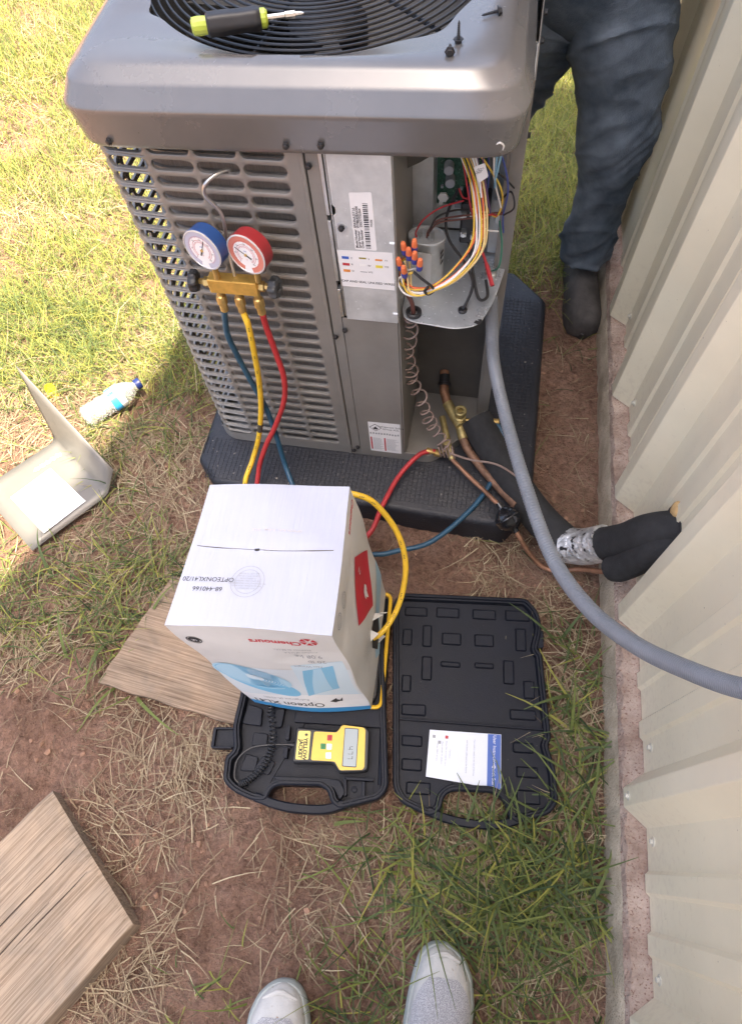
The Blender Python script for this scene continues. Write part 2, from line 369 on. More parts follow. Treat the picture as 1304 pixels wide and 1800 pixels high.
tag(b.obj('tread_lattice', m_pad, pad), kind='stuff')

AC = thing('air_conditioner', 'grey outdoor air conditioner with louvred sides and its corner panel removed', 'air conditioner', ACT)
U0, U1, VB, RC = -.358, .302, .654, .055
def perim(s):                                  # arc length from the seam (u=-.02) going left round the corner; returns point, outward normal
    f = -.02 - (U0 + RC)
    if s < f: return (-.02 - s, 0.0), (0.0, -1.0)
    s -= f; a = RC * math.pi / 2
    if s < a:
        t = s / RC; return (U0 + RC - RC * math.sin(t), RC - RC * math.cos(t)), (-math.sin(t), -math.cos(t))
    s -= a; g = VB - 2 * RC
    if s < g: return (U0, RC + s), (-1.0, 0.0)
    s -= g
    if s < a:
        t = s / RC; return (U0 + RC - RC * math.cos(t), VB - RC + RC * math.sin(t)), (-math.cos(t), math.sin(t))
    s -= a; return (U0 + RC + s, VB), (0.0, 1.0)
def louvre(name, s_cells, rows, w0, pitch, sw, sh, s_end0=None, z_lo=.0, z_hi=.83):
    b = B(); cw = s_cells[1] - s_cells[0]; nst = 6
    def P(s, w, d): (x, y), (nx_, ny_) = perim(max(0, s)); return (x + nx_ * d, y + ny_ * d, w)
    hw, hh = sw / 2, sh / 2
    st = []
    for k in range(nst + 1): t = -math.pi / 2 + math.pi * k / nst; st.append((hw - hh + hh * math.cos(t), hh * math.sin(t)))
    for k in range(nst + 1): t = math.pi / 2 + math.pi * k / nst; st.append((-(hw - hh) + hh * math.cos(t), hh * math.sin(t)))
    n = len(st)
    rect = []
    for (x, y) in st:
        if abs(x) > hw - hh: rect.append((math.copysign(cw / 2, x), max(-1, min(1, y / hh)) * pitch / 2))
        else: rect.append((x, math.copysign(pitch / 2, y)))
    rect = [(math.copysign(cw / 2, x), math.copysign(pitch / 2, y)) if abs(abs(y) - pitch / 2) < 1e-6 and abs(x) > hw - hh - 1e-6 else (x, y) for x, y in rect]
    def scl(e): return [(x * (hw + e) / hw, y * (hh + e) / hh) for x, y in st]
    for sc in s_cells:
        for r_ in range(rows):
            wc = w0 + r_ * pitch
            rings = [[P(sc + x, wc + y, 0) for x, y in rect], [P(sc + x, wc + y, 0) for x, y in scl(.0022)], [P(sc + x, wc + y, -.0012) for x, y in scl(.0006)], [P(sc + x, wc + y, -.0065) for x, y in scl(0)]]
            b.loft(rings, 0, cap=False)
    # solid bands: above, below and between the slots and the seam
    lo, hi = w0 - pitch / 2, w0 + (rows - .5) * pitch
    sA, sB = s_cells[0] - cw / 2, s_cells[-1] + cw / 2
    N = int((sB - 0) / .012); ss = sorted(set([0, sA] + [sB * k / N for k in range(N + 1)]))
    for (a0, a1) in ((z_lo, lo), (hi, z_hi)):
        for k in range(len(ss) - 1): b.add([P(ss[k], a0, 0), P(ss[k + 1], a0, 0), P(ss[k + 1], a1, 0), P(ss[k], a1, 0)], [(0, 1, 2, 3)])
    b.add([P(0, lo, 0), P(sA, lo, 0), P(sA, hi, 0), P(0, hi, 0)], [(0, 1, 2, 3)])
    return b
PIT = .0735; c0 = .055
cells = [c0 + PIT * k for k in range(14)]
lv = louvre('louvre', cells, 28, .045, .0278, .0668, .0182)
lv.obj('louvred_panel', M['cabinet'], AC, smooth=True, angle=35)
# right-hand rear corner: plain louvred wall on the back and side (seen only from behind)
b = B(); b.box(-.25, U1, VB - .002, VB, 0, .83); b.box(U1 - .002, U1, .15, VB, 0, .83)
b.obj('side_panel', M['cabinet'], AC)
b = B(); b.box(U1 - .022, U1 - .0005, .149, .158, 0, .83); b.box(U1 - .028, U1 - .018, .152, .157, 0.0, .83); b.obj('corner_post', M['cabinet'], AC, bevel=.001)
# base pan
b = B(); pan = rpoly([(U0 + .060, .004), (.112, .0), (.182, -.001), (.236, .05), (.296, .14), (U1 - .001, VB - .004), (U0 + .06, VB - .004), (U0 + .004, VB - .06), (U0 + .004, .060), (U0 + .020, .020)], .02, 4)
b.loft([[(x, y, -.0025) for x, y in pan], [(x, y, .028) for x, y in pan], [(x, y, .028) for x, y in inset(pan, .003)], [(x, y, .006) for x, y in inset(pan, .004)]], cap=True)
b.obj('base_pan', M['cabinet'], AC, smooth=True, angle=30)
# coil: rounded wrap set back from the louvres, plus tube sheet
b = B()
def coilpath(d, r):
    pts = [(-.03, d)]; 
    for k in range(9): t = k / 8 * math.pi / 2; pts.append((U0 + d + r - r * math.sin(t), d + r - r * math.cos(t)))
    for k in range(9): t = k / 8 * math.pi / 2; pts.append((U0 + d + r - r * math.cos(t), VB - d - r + r * math.sin(t)))
    pts.append((.2, VB - d)); return pts
po, pi_ = coilpath(.036, .080), coilpath(.075, .06)
rows_w = [.012, .80]
for po_, in ((po,), (pi_,)):
    b.add([(x, y, w) for w in rows_w for x, y in po_], [(k, k + 1, len(po_) + k + 1, len(po_) + k) for k in range(len(po_) - 1)])
b.add([(-.03, .04, .012), (-.03, .075, .012), (-.03, .075, .80), (-.03, .04, .80)], [(0, 1, 2, 3)])
b.obj('condenser_coil', M['coil'], AC)
# vertical tie wires / coil tubes seen as fine lines through the slots
b = B()
for k in range(26):
    w = .03 + k * .0295
    b.tube([(x - .0, y - .002, w) for x, y in po], .0035, n=5)
b.obj('coil_tubes', mat('coil_tube', (.36, .355, .34), .4, .6, var=.2, vscale=50), AC, smooth=True)
# front right: seam post, bright edge strip, upper galvanised panel, lower painted panel, divider
b = B(); b.box(-.0195, -.0125, -.002, .012, .0, .83); b.box(-.0105, .010, .001, .012, 0, .83); b.obj('seam_post', M['cabinet'], AC, bevel=.0012)
b = B(); b.box(-.0126, -.0104, .004, .012, .0, .83); b.obj('seam_gap', M['dark_metal'], AC)
b = B()
for (a0, a1) in ((.478, .545), (.565, .69), (.70, .83)): b.box(.0105, .0165, -.0035, .010, a0, a1)
b.box(.0175, .0205, -.001, .010, .478, .83); b.obj('edge_strip', M['steel'], AC, bevel=.0008)
b = B(); b.box(.0165, .0175, .003, .011, .478, .83); b.obj('strip_gap', M['black'], AC)
b = B(); b.prism(rpoly([(.0215, .4735), (.1165, .4735), (.1165, .83), (.0215, .83), (.0215, .72), (.026, .715), (.026, .705), (.0215, .70)], .0015, 2), -.0035, -.002, T=Matrix(((1, 0, 0, 0), (0, 0, 1, 0), (0, 1, 0, 0), (0, 0, 0, 1))))
b.box(.115, .1165, -.002, .03, .4735, .83)
ctl = b.obj('control_cover', M['galv'], AC, bevel=.0008)
b = B(); b.box(.0115, .1155, -.0015, .0, .006, .4735); b.box(.1142, .1157, 0, .02, .006, .4735); b.obj('lower_panel', M['cabinet'], AC, bevel=.0008)
b = B()
b.box(.1165, .119, .0, .25, .484, .83); b.box(.1165, .119, .0, .22, .006, .4755); b.obj('divider', M['cabinet'], AC)
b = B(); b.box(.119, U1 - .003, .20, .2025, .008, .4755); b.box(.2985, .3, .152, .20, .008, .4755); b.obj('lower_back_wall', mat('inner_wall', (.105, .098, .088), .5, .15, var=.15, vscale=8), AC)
b = B(); b.box(.119, U1 - .003, .245, .247, .484, .83); b.box(.2985, .3, .16, .245, .484, .83)
b.box(.119, .1205, .17, .245, .484, .83)
b.box(.121, .155, .168, .1695, .55, .80); b.box(.153, .1545, .1695, .2, .55, .80); b.obj('control_box', M['galv'], AC)
for (x, z) in ((.128, .775), (.133, .768)):
    b = B(); b.lathe([(.0022, 0), (.0022, .0012)], frame((x, .168, z), (0, -1, 0)), n=8); b.obj('hole_plug', M['black'], AC)
# tray under the control box with rounded lip
tray = rpoly([(.1195, .001), (.222, -.010), (.262, .004), (.283, .064), (.2975, .16), (.2975, .245), (.1195, .245)], .03, 5)
b = B(); b.prism(tray, .477, .4795); b.obj('control_tray', mat('tray_steel', (.50, .53, .55), .34, .5, var=.12, vscale=20, rvar=.1, speck=((.85, .87, .9), 170, .66)), AC, bevel=.0007)
# small notches on the control cover's edge
for w in (.498, .655):
    b = B(); b.add([(.108, -.0036, w), (.1168, -.0036, w), (.1168, -.0036, w + .003), (.108, -.0036, w + .003), (.109, -.006, w + .0005), (.1165, -.006, w + .0005)], [(0, 1, 5, 4), (3, 2, 5, 4)]); b.obj('bent_tab', M['galv'], AC)
b = B(); b.lathe([(.0085, 0), (.0085, .0012)], frame((.0325, -.0036, .679), (0, -1, 0)), n=16); b.obj('washer', M['steel'], AC)

# cap
HC, CU, CV = .318, -.040, .312
def sq(t, half, p=7.0):
    c_, s_ = math.cos(t), math.sin(t); r_ = half / (abs(c_) ** p + abs(s_) ** p) ** (1 / p); return r_ * c_, r_ * s_
NT = 256
th = [2 * math.pi * k / NT for k in range(NT)]
prof = [(.006, .806, 15), (.0095, .808, 15), (.0105, .8095, 15), (.0115, .8165, 15), (.0165, .860, 15), (.0172, .8655, 15), (.0166, .8685, 15), (.0145, .8715, 15), (.004, .8935, 15), (.002, .8965, 15), (-.001, .8985, 14), (-.0135, .9085, 13), (-.0165, .9108, 12), (-.021, .9125, 11), (-.030, .9138, 9), (-.040, .9138, 7)]
b = B(); rings = []
for e, w, p in prof: rings.append([(CU + sq(t, HC - .005 + e, p)[0], CV + sq(t, HC - .005 + e, p)[1], w) for t in th])
RH = .263
def hole_r(t):
    r_ = RH
    for a, d, wd in ((-1.62, .013, .045), (-2.55, .010, .05), (-.78, .016, .10), (.75, .014, .1), (2.3, .014, .1)):
        r_ += d * math.exp(-((t - a + math.pi) % (2 * math.pi) - math.pi) ** 2 / (2 * wd * wd))
    return r_
for f_, w in ((.35, .9115), (.7, .9075), (1, .9045)):
    rg = []
    for t in th:
        x, y = sq(t, HC - .041, 7); cx_, cy_ = hole_r(t) * math.cos(t), hole_r(t) * math.sin(t)
        rg.append((CU + x * (1 - f_) + cx_ * f_, CV + y * (1 - f_) + cy_ * f_, w))
    rings.append(rg)
rings.append([(CU + (hole_r(t) + .002) * math.cos(t), CV + (hole_r(t) + .002) * math.sin(t), .880) for t in th])
b.loft(rings, 0, cap=False)
cap = b.obj('top_cap', M['cap'], AC, smooth=True, angle=60)
CAPR = Matrix.Translation((CU, CV, 0)) @ Matrix.Rotation(R(2.2), 4, 'Z') @ Matrix.Translation((-CU, -CV, 0)); cap.matrix_basis = CAPR      # the cap sits slightly askew on the cabinet
# fan guard rings, spokes, shroud, blades
b = B()
for k in range(20):
    r_ = .264 - .0112 * k; w = .9 + .010 * min(1, k / 9)
    b.tube([(CU + r_ * math.cos(t), CV + r_ * math.sin(t), w) for t in th[::2] + [th[0]]], .0019, n=6)
for k in range(6):
    t = .35 + k * math.pi / 3
    b.tube([(CU + r_ * math.cos(t), CV + r_ * math.sin(t), .8955 + .010 * (1 - (r_ / .264)) - .0) for r_ in (.05, .12, .20, .266)], .0032, n=6)
b.obj('fan_guard', mat('black_coated_wire', (.018, .018, .02), .32, .1), AC, smooth=True)
b = B(); b.lathe([(.267, .89), (.265, .80), (.25, .70)], Matrix.Translation((CU, CV, 0)), n=48, cap=False); b.obj('fan_shroud', M['dark_metal'], AC, smooth=True)
for k in range(3):
    b = B(); a0 = k * 2.094 + .4; rg = []
    for r_ in (.05, .12, .19, .25):
        rg.append([(CU + r_ * math.cos(a0 + d), CV + r_ * math.sin(a0 + d), .80 + .05 * d + dz) for d, dz in ((-.55, 0), (0, .004), (.55, 0), (.0, -.002))])
    b.loft(rg); b.obj('fan_blade', M['dark_metal'], AC, smooth=True)
b = B(); b.lathe([(.06, .74), (.065, .76), (.065, .82), (.05, .835)], Matrix.Translation((CU, CV, 0)), n=24); b.obj('fan_motor', M['black'], AC, smooth=True)
b = B(); b.lathe([(.20, .012), (.20, .02)], Matrix.Translation((CU - .03, CV + .05, 0)), n=32); b.lathe([(.075, .02), (.085, .05), (.085, .30), (.06, .36), (.0, .37)], Matrix.Translation((CU - .03, CV + .05, 0)), n=24); b.obj('compressor', M['black'], AC, smooth=True)
# cabinet screws
sb = B(); T = frame((0, 0, 0), (0, -1, 0)); sb.lathe([(.0056, 0), (.0056, .0012), (.0042, .0018), (.0042, .0045), (.003, .0052)], T, n=6)
first = None
for (u, v, w, ang) in ((-.042, -.0165, .823, 0), (-.306, -.0135, .82, -.35), (.008, -.0165, .825, 0), (-.006, -.002, .783, 0), (.0325, -.005, .679, 0), (-.006, -.002, .421, 0), (.0145, -.004, .444, 0), (.004, .001, .03, 0), (-.006, -.002, .018, 0)):
    if first is None: first = o = sb.obj('cabinet_screw', M['black'], AC, smooth=True)
    else: o = first.copy(); C.objects.link(o); o.parent = AC
    o.location = (u, v, w); o.rotation_euler = (0, 0, ang)
    if w > .8: o.matrix_basis = CAPR @ Matrix.LocRotScale(Vector((u, v, w)), Euler((0, 0, ang)), None)
for (v, w) in ((.30, .845), (.26, .825), (.22, .70)):
    o = first.copy(); C.objects.link(o); o.parent = AC; o.location = (.303, v, w); o.rotation_euler = (0, 0, R(90))
# ---- labels on the front
XZ = lambda u, w, v, rot=0.0: Matrix.Translation((u, v, w)) @ Matrix.Rotation(R(90), 4, 'X') @ Matrix.Rotation(rot, 4, 'Z')
def sticker(name, poly, v, m_=M['white'], parent=AC, th_=.0005):
    b = B(); b.add([(u, v, w) for u, w in poly] + [(u, v + th_, w) for u, w in poly], [tuple(range(len(poly))), tuple(range(2 * len(poly) - 1, len(poly) - 1, -1))]); return b.obj(name, m_, parent)
lab = sticker('serial_label', rpoly([(.051, .638), (.087, .638), (.085, .747), (.050, .744)], .003, 3), -.0040)
b = B(); rb = random.Random(3); w = .642
while w < .728:
    h = rb.choice([.0006, .001, .0016, .0022]); b.add([(.0695, -.0043, w), (.0775, -.0043, w), (.0775, -.0043, w + h), (.0695, -.0043, w + h)], [(0, 1, 2, 3)]); w += h + rb.choice([.0007, .0012, .0018])
b.obj('barcode', M['ink'], AC)
for body, u, w, s in (('Model Number  EPA3NA25T1A', .0550, .6415, .0058), ('Serial Number   W7M6408A6306', .0597, .6415, .0058), ('Order Number   D0Z77753364', .0645, .6415, .0058), ('775336', .0815, .684, .0048)):
    text('printed_text', body, s, XZ(u, w, -.0043, R(90)), M['ink'], AC, align='LEFT', bold=.0001)
card = sticker('wiring_card', [(.0215, .556), (.1135, .555), (.1125, .6365), (.0205, .6345)], -.0044)
def sw(u, w, col, h=.0055, wd=.012): sticker('colour_swatch', [(u, w), (u + wd, w), (u + wd, w + h), (u, w + h)], -.0048, col)
m_oran = mat('print_orange', (.75, .28, .06), .6); m_yel = mat('print_yellow', (.80, .68, .08), .6); m_blu = mat('print_blue', (.05, .13, .50), .6); m_redk = mat('print_red', (.50, .04, .05), .6)
m_olive = mat('print_olive', (.30, .26, .03), .6)
sw(.027, .617, m_blu); sw(.056, .6195, m_olive, .003); sw(.083, .618, m_oran, .0035)
sw(.027, .603, m_redk); sw(.083, .603, m_yel); sw(.027, .589, m_oran); sw(.056, .591, M['greyink'], .0015); sw(.056, .6045, mat('print_white', (.86, .86, .84), .6), .005)
for body, u, w in (('C', .0435, .6195), ('Y', .0725, .6195), ('Y1', .1015, .6195), ('R', .0435, .606), ('W', .0725, .606), ('Y/S', .1015, .606), ('O', .0435, .592), ('W2', .0735, .592)):
    text('printed_text', body, .0052, XZ(u, w, -.0048), M['ink'], AC)
text('printed_text', 'CAP AND SEAL UNUSED WIRES', .0066, XZ(.0675, .5685, -.0048), M['ink'], AC, bold=.00005)
sl = sticker('safety_label', [(.0365, .0255), (.1105, .0255), (.1105, .1475), (.0365, .1455)], -.0021)
b = B()
def diamond(b, u, w, r_, v): b.add([(u - r_, v, w), (u, v, w - r_), (u + r_, v, w), (u, v, w + r_)], [(0, 1, 2, 3)])
diamond(b, .053, .1255, .0145, -.0023); b.obj('hazard_diamond_border', M['ink'], AC)
b = B(); diamond(b, .053, .1255, .0125, -.0025); b.obj('hazard_diamond', M['white'], AC)
b = B(); b.add([(.053 + x * .0075, -.0027, .124 + y * .0075) for x, y in ((-.5, -.7), (.5, -.7), (.85, -.1), (.55, .3), (.45, 0), (.2, 1), (-.25, .45), (-.4, .05), (-.6, .35), (-.8, -.2))], [tuple(range(10))]); b.obj('flame_symbol', M['ink'], AC)
text('printed_text', 'Refrigerant Safety', .0085, XZ(.0885, .1315, -.0023), M['ink'], AC)
text('printed_text', 'Group A2L', .0085, XZ(.0885, .1225, -.0023), M['ink'], AC)
b = B()
for (u0, u1_, w0_, w1_) in ((.039, .0425, .034, .086), (.071, .0745, .031, .086)): b.add([(u0, -.0023, w0_), (u1_, -.0023, w0_), (u1_, -.0023, w1_), (u0, -.0023, w1_)], [(0, 1, 2, 3)])
b.obj('warning_bars', m_redk, AC)
b = B(); rb = random.Random(8)
for (u0, wmax) in ((.0445, .0275), (.0765, .032)):
    for k in range(13):
        w = .036 + k * .0038; wl = wmax * rb.uniform(.6, .9); b.add([(u0, -.0023, w), (u0 + wl, -.0023, w), (u0 + wl, -.0023, w + .0011), (u0, -.0023, w + .0011)], [(0, 1, 2, 3)])
for k in range(11):
    u = .0385 + k * .0064; w = .098 + .002 * rb.random(); b.add([(u, -.0023, w), (u + .0045, -.0023, w), (u + .0045, -.0023, w + .006), (u + .001, -.0023, w + .007)], [(0, 1, 2, 3)])
b.obj('fine_print', M['greyink'], AC)

# ---- control compartment contents
b = B(); b.box(.158, .245, .1985, .2005, .575, .82, T=None); pcb = b.obj('circuit_board', M['pcb'], AC)
rb = random.Random(21); comps = []
for k in range(34):
    u = rb.uniform(.165, .238); w = rb.uniform(.60, .76); sx, sz, d = rb.uniform(.002, .006), rb.uniform(.002, .006), rb.uniform(.002, .009)
    b = B(); b.box(u, u + sx, .1985 - d, .1983, w, w + sz); b.obj('chip', rb.choice([M['black'], M['black'], M['greyink'], M['w_white'], M['dark_metal']]), pcb)
for (u, w) in ((.178, .655), (.181, .630)):
    b = B(); b.lathe([(.0085, 0), (.0085, .020), (.0075, .021), (.006, .0205), (.0, .0205)], frame((u, .198, w), (.1, -1, .1)), n=18); b.obj('capacitor_can', M['greyink'], pcb, smooth=True)
b = B(); b.lathe([(.010, 0), (.010, .004)], frame((.170, .196, .592), (0, -1, 0)), n=6); b.obj('white_connector', M['w_white'], pcb)
b = B(); b.box(.192, .222, .186, .198, .578, .585, T=Matrix.Rotation(0, 4, 'Y')); b.obj('terminal_strip', M['greyink'], pcb)
b = B(); b.box(.20, .232, .17, .196, .70, .735); b.obj('relay', mat('navy_relay', (.02, .02, .06), .4), pcb, bevel=.001)
b = B(); b.lathe([(.004, 0), (.004, .003)], frame((.166, .198, .578), (0, -1, 0)), n=10); b.obj('standoff', M['w_white'], pcb)
# capacitor in its strap
b = B(); T = frame((.152, .105, .482), (.02, -.04, 1)); T = T @ Matrix.Diagonal((1.25, .9, 1, 1))
b.lathe([(.024, 0), (.025, .003), (.025, .098), (.0265, .100), (.0265, .104), (.0255, .105), (.024, .101), (0, .1)], T, n=28)
capc = b.obj('capacitor', M['galv'], AC, smooth=True)
for (du, dv) in ((-.010, -.004), (.003, .004), (.012, -.006)):
    b = B()
    for q in range(3): b.box(.152 + du - .003 + q * .003, .152 + du - .0022 + q * .003, .10 + dv - .004, .10 + dv + .004, .582, .598)
    b.obj('terminal', M['steel'], capc)
b = B(); b.prism(rpoly([(.1215, .4805), (.1655, .4805), (.1675, .575), (.1425, .577), (.140, .56), (.1215, .56)], .003, 2), .066, .068, T=Matrix(((1, 0, 0, 0), (0, 0, 1, 0), (0, 1, 0, 0), (0, 0, 0, 1)))); b.obj('capacitor_bracket', M['galv'], AC)
b = B()
for k, w in enumerate((.535, .548, .558)): b.add([(.1805, .085, w), (.184, .097, w), (.184, .097, w + .006), (.1805, .085, w + .006)], [(0, 1, 2, 3)])
b.obj('capacitor_print', M['ink'], capc)
# contactor
b = B(); b.box(.206, .256, .15, .20, .53, .615); ct = b.obj('contactor', M['black'], AC, bevel=.004)
for (u, w) in ((.212, .60), (.228, .604), (.246, .60), (.214, .56), (.232, .555), (.25, .56)):
    b = B(); b.box(u - .005, u + .005, .140, .152, w - .006, w + .004); b.lathe([(.004, 0), (.004, .004)], frame((u, .140, w), (0, -1, 0)), n=10); b.obj('terminal_lug', M['steel'], ct)
b = B(); b.box(.258, .293, .185, .187, .484, .60); kp = b.obj('bracket_plate', M['galv'], AC)
b = B(); b.lathe([(.012, 0), (.012, .001), (.010, .0015)], frame((.277, .185, .56), (0, -1, 0)), n=20); b.obj('knockout', M['steel'], kp)
b = B(); b.lathe([(.011, 0), (.011, .006), (.008, .008), (.008, .012)], frame((.270, .13, .4795), (0, 0, 1)), n=16); b.obj('ground_lug', M['steel'], AC, smooth=True)
# grommets and tie
b = B(); b.lathe([(.0135, -.010), (.0145, -.004), (.0145, .006), (.011, .008), (.008, .006), (.008, -.01)], Matrix.Translation((.142, .018, .4795)), n=20); b.obj('grommet', M['black'], AC, smooth=True)
b = B(); b.lathe([(.008, -.003), (.0085, .004), (.006, .006), (.004, .004)], Matrix.Translation((.229, .035, .4795)), n=16); b.obj('grommet', M['black'], AC, smooth=True)
b = B(); b.add([(.252, .008, .4812), (.262, .003, .4812), (.268, .012, .4812), (.264, .018, .4812), (.258, .016, .4812), (.262, .012, .4812), (.255, .014, .4812)], [tuple(range(7))]); b.obj('tape_scrap', M['black'], AC)
# wires
def wire(name, pts, r_, m_, parent=AC, n=6, sub=8):
    b = B(); b.tube(spline(pts, sub), r_, n=n); return b.obj(name, m_, parent, smooth=True)
bundle = [(.208, .12, .742), (.234, .08, .712), (.248, .04, .672), (.246, .02, .633), (.215, 0, .595), (.18, -.005, .567), (.153, 0, .551), (.133, .004, .557), (.127, .012, .582)]
for k, (mm, du, dv, dw) in enumerate(((M['w_yellow'], -.012, .004, .003), (M['w_white'], -.002, -.002, .0), (M['w_orange'], .003, .002, .006), (M['w_pale'], .006, -.006, -.003), (M['w_white'], -.006, -.006, -.006), (M['w_pale'], .009, .001, -.001), (M['w_orange'], -.008, .006, .007), (M['w_yellow'], .001, -.008, -.002))):
    pts = []
    for i, q in enumerate(bundle):
        s_ = 1 - .55 * math.exp(-((i - 5) / 1.0) ** 2) if i < 8 else 1.3
        pts.append((q[0] + du * s_, q[1] + dv * s_ + .0, q[2] + dw * s_))
    pts.append((.129 + .012 * math.sin(k * 1.9) + .008, .012 + dv, .603 + .012 * math.cos(k * 2.3)))
    wire('wire', pts, .00165, mm)
nuts = [(.13, .01, .641), (.146, .01, .648), (.138, .006, .634), (.123, .006, .612), (.131, .0, .601), (.147, .004, .629), (.155, .002, .617)]
for i, (u, v, w) in enumerate(nuts):
    d = Vector(((u - .138) * 6, -.25, 1)); T = frame((u, v, w - .016), d)
    b = B(); b.lathe([(.0052, 0), (.0056, .004), (.0052, .012), (.005, .0125)], T, n=12); nt = b.obj('wire_nut', M['nutblue'], AC, smooth=True)
    b = B(); b.lathe([(.0052, .0125), (.0048, .02), (.0040, .027), (.003, .0285)], T, n=12); b.obj('nut_tip', M['orange'], nt, smooth=True)
Wd = dict(
 w_red=[[(.137, .09, .590), (.137, .09, .602), (.149, .1, .62), (.175, .12, .629), (.211, .14, .63)], [(.198, .13, .75), (.213, .12, .691), (.225, .1, .654), (.232, .12, .61)], [(.245, .10, .63), (.26, .11, .63), (.27, .12, .62)], [(.203, .13, .66), (.21, .135, .64), (.22, .14, .635)]],
 w_brown=[[(.155, .09, .590), (.157, .09, .602), (.171, .1, .618), (.205, .12, .614), (.28, .15, .604)], [(.157, .095, .590), (.16, .095, .60), (.175, .105, .611), (.21, .12, .608), (.28, .148, .602)]],
 w_black=[[(.158, .09, .60), (.171, .1, .625), (.20, .125, .622), (.23, .14, .61)], [(.281, .12, .622), (.296, .105, .650), (.288, .12, .668), (.273, .14, .635)], [(.265, .12, .70), (.28, .13, .68), (.292, .14, .66)]],
 w_blue=[[(.253, .06, .80), (.273, .07, .751), (.283, .1, .685), (.28, .13, .614), (.284, .14, .57)], [(.245, .11, .75), (.25, .12, .69), (.247, .13, .63)]],
 w_yellow=[[(.215, .11, .76), (.229, .1, .75), (.25, .1, .723), (.271, .1, .689), (.276, .12, .644), (.268, .12, .618), (.25, .12, .64), (.243, .12, .70)]],
 w_purple=[[(.236, .1, .76), (.246, .1, .698), (.259, .12, .621)], [(.225, .12, .75), (.236, .11, .70), (.245, .12, .63)], [(.205, .14, .76), (.218, .13, .70), (.222, .13, .64)]],
 w_white=[[(.255, .08, .79), (.259, .1, .709), (.275, .12, .637)], [(.212, .10, .76), (.228, .09, .735), (.24, .07, .70)], [(.216, .10, .765), (.232, .09, .735), (.244, .06, .70)], [(.244, .10, .62), (.255, .12, .59), (.275, .13, .58)]],
 w_green=[[(.275, .15, .586), (.284, .12, .561), (.284, .1, .53), (.270, .12, .497)]],
 w_lblue=[[(.264, .012, .826), (.261, .06, .757), (.262, .1, .689)], [(.270, .012, .826), (.266, .05, .77), (.262, .08, .72)]],
)
for k, ls in Wd.items():
    for l in ls: wire('wire', l, .0016, M[k])
wire('control_cable', [(.2, .15, .645), (.185, .12, .612), (.192, .1, .582), (.222, .08, .553), (.242, .06, .521), (.229, .035, .478)], .0028, M['w_black'])
wire('control_cable', [(.227, .12, .562), (.239, .08, .534), (.255, .05, .499), (.270, .06, .495), (.264, .09, .505)], .0028, M['w_black'])
wire('power_wire', [(.237, .12, .575), (.258, .09, .553), (.277, .05, .531)], lambda t: .0026 + .0014 * (t > .6), mat('red_power_wire', (.45, .03, .04), .35))
wire('grommet_cable', [(.131, .012, .56), (.133, .014, .53), (.140, .016, .505), (.142, .018, .46)], .004, M['w_brown'])
b = B(); b.tube(spline([(.262, .008, .815), (.258, .004, .825), (.264, .001, .832), (.270, .004, .826), (.268, .008, .815)], 6), .0013, n=6); b.obj('wire_clip', M['w_white'], AC, smooth=True)
b = B(); b.tube(spline([(.172, -.010, .576), (.166, -.012, .566), (.172, -.004, .553), (.180, .0, .558), (.178, -.008, .574), (.16, -.008, .590), (.146, -.004, .60)], 6), .0026, n=5); b.obj('cable_tie', M['black'], AC, smooth=True)
b = B(); b.prism(rpoly([(.2285, .7525), (.2445, .7605), (.2515, .7385), (.2385, .727)], .002, 3), .058, .0586, T=Matrix(((1, 0, 0, 0), (0, 0, 1, 0), (0, 1, 0, 0), (0, 0, 0, 1)))); tg = b.obj('wire_tag', M['white'], AC)
for k, body in enumerate(('KC-R 25', 'HK38 A', '7504 15')): text('printed_text', body, .0036, XZ(.2335 + k * .0035, .746 + k * .001, .0577, R(62)), M['ink'], tg)
# coiled thermostat wire hanging from the tray to the valves
cp = spline([(.142, .018, .475), (.135, .03, .459), (.133, .04, .419), (.126, .05, .367), (.122, .055, .318), (.128, .055, .273), (.131, .05, .245), (.145, .045, .21), (.159, .04, .167), (.169, .035, .132), (.183, .03, .103), (.202, .02, .075), (.217, .01, .061)], 26)
hx = []
for i, q in enumerate(cp):
    t = (cp[min(i + 1, len(cp) - 1)] - cp[max(i - 1, 0)]).normalized(); a = t.orthogonal().normalized(); a = (Vector((1, 0, 0)) - t * t.x).normalized(); c_ = t.cross(a)
    ph = i * .33 + .5 * math.sin(i * .05); rr_ = .0135 * (.55 + .45 * min(1, i / 30)) * (1.0 + .15 * math.sin(i * .11))
    hx.append(q + a * math.cos(ph) * rr_ + c_ * math.sin(ph) * rr_)
b = B(); b.tube(hx, .0021, n=6); b.obj('coiled_wire', mat('brown_cable', (.30, .22, .19), .5, var=.2, vscale=30), AC, smooth=True)
# service valves
b = B()
b.tube([(.186, .20, .10), (.192, .15, .085), (.203, .125, .075)], .011, n=14); b.obj('suction_stub', M['copper'], AC, smooth=True)
b = B(); b.lathe([(.012, 0), (.012, .02), (.016, .022), (.016, .028)], frame((.188, .19, .097), (.1, -1, -.3)), n=14); b.obj('stub_collar', M['black'], AC, smooth=True)
b = B(); b.tube([(.203, .125, .075), (.225, .095, .066), (.242, .072, .062)], .0125, n=14); b.lathe([(.013, -.012), (.014, .02), (.0105, .022), (.0105, .03), (.014, .032), (.0145, .045), (.012, .047), (.0065, .046), (.0065, .036)], frame((.238, .088, .06), (0, -.05, 1)), n=18)
b.tube([(.240, .080, .05), (.252, .050, .04)], .0115, n=14); sv = b.obj('suction_valve', M['brassold'], AC, smooth=True)
b = B(); b.tube([(.248, .09, .062), (.292, .09, .066)], .0045, n=10); b.lathe([(.0065, 0), (.0085, .002), (.0085, .014), (.0065, .016)], frame((.268, .09, .064), (1, 0, .1)), n=8); b.obj('service_port', M['brass'], sv, smooth=True)
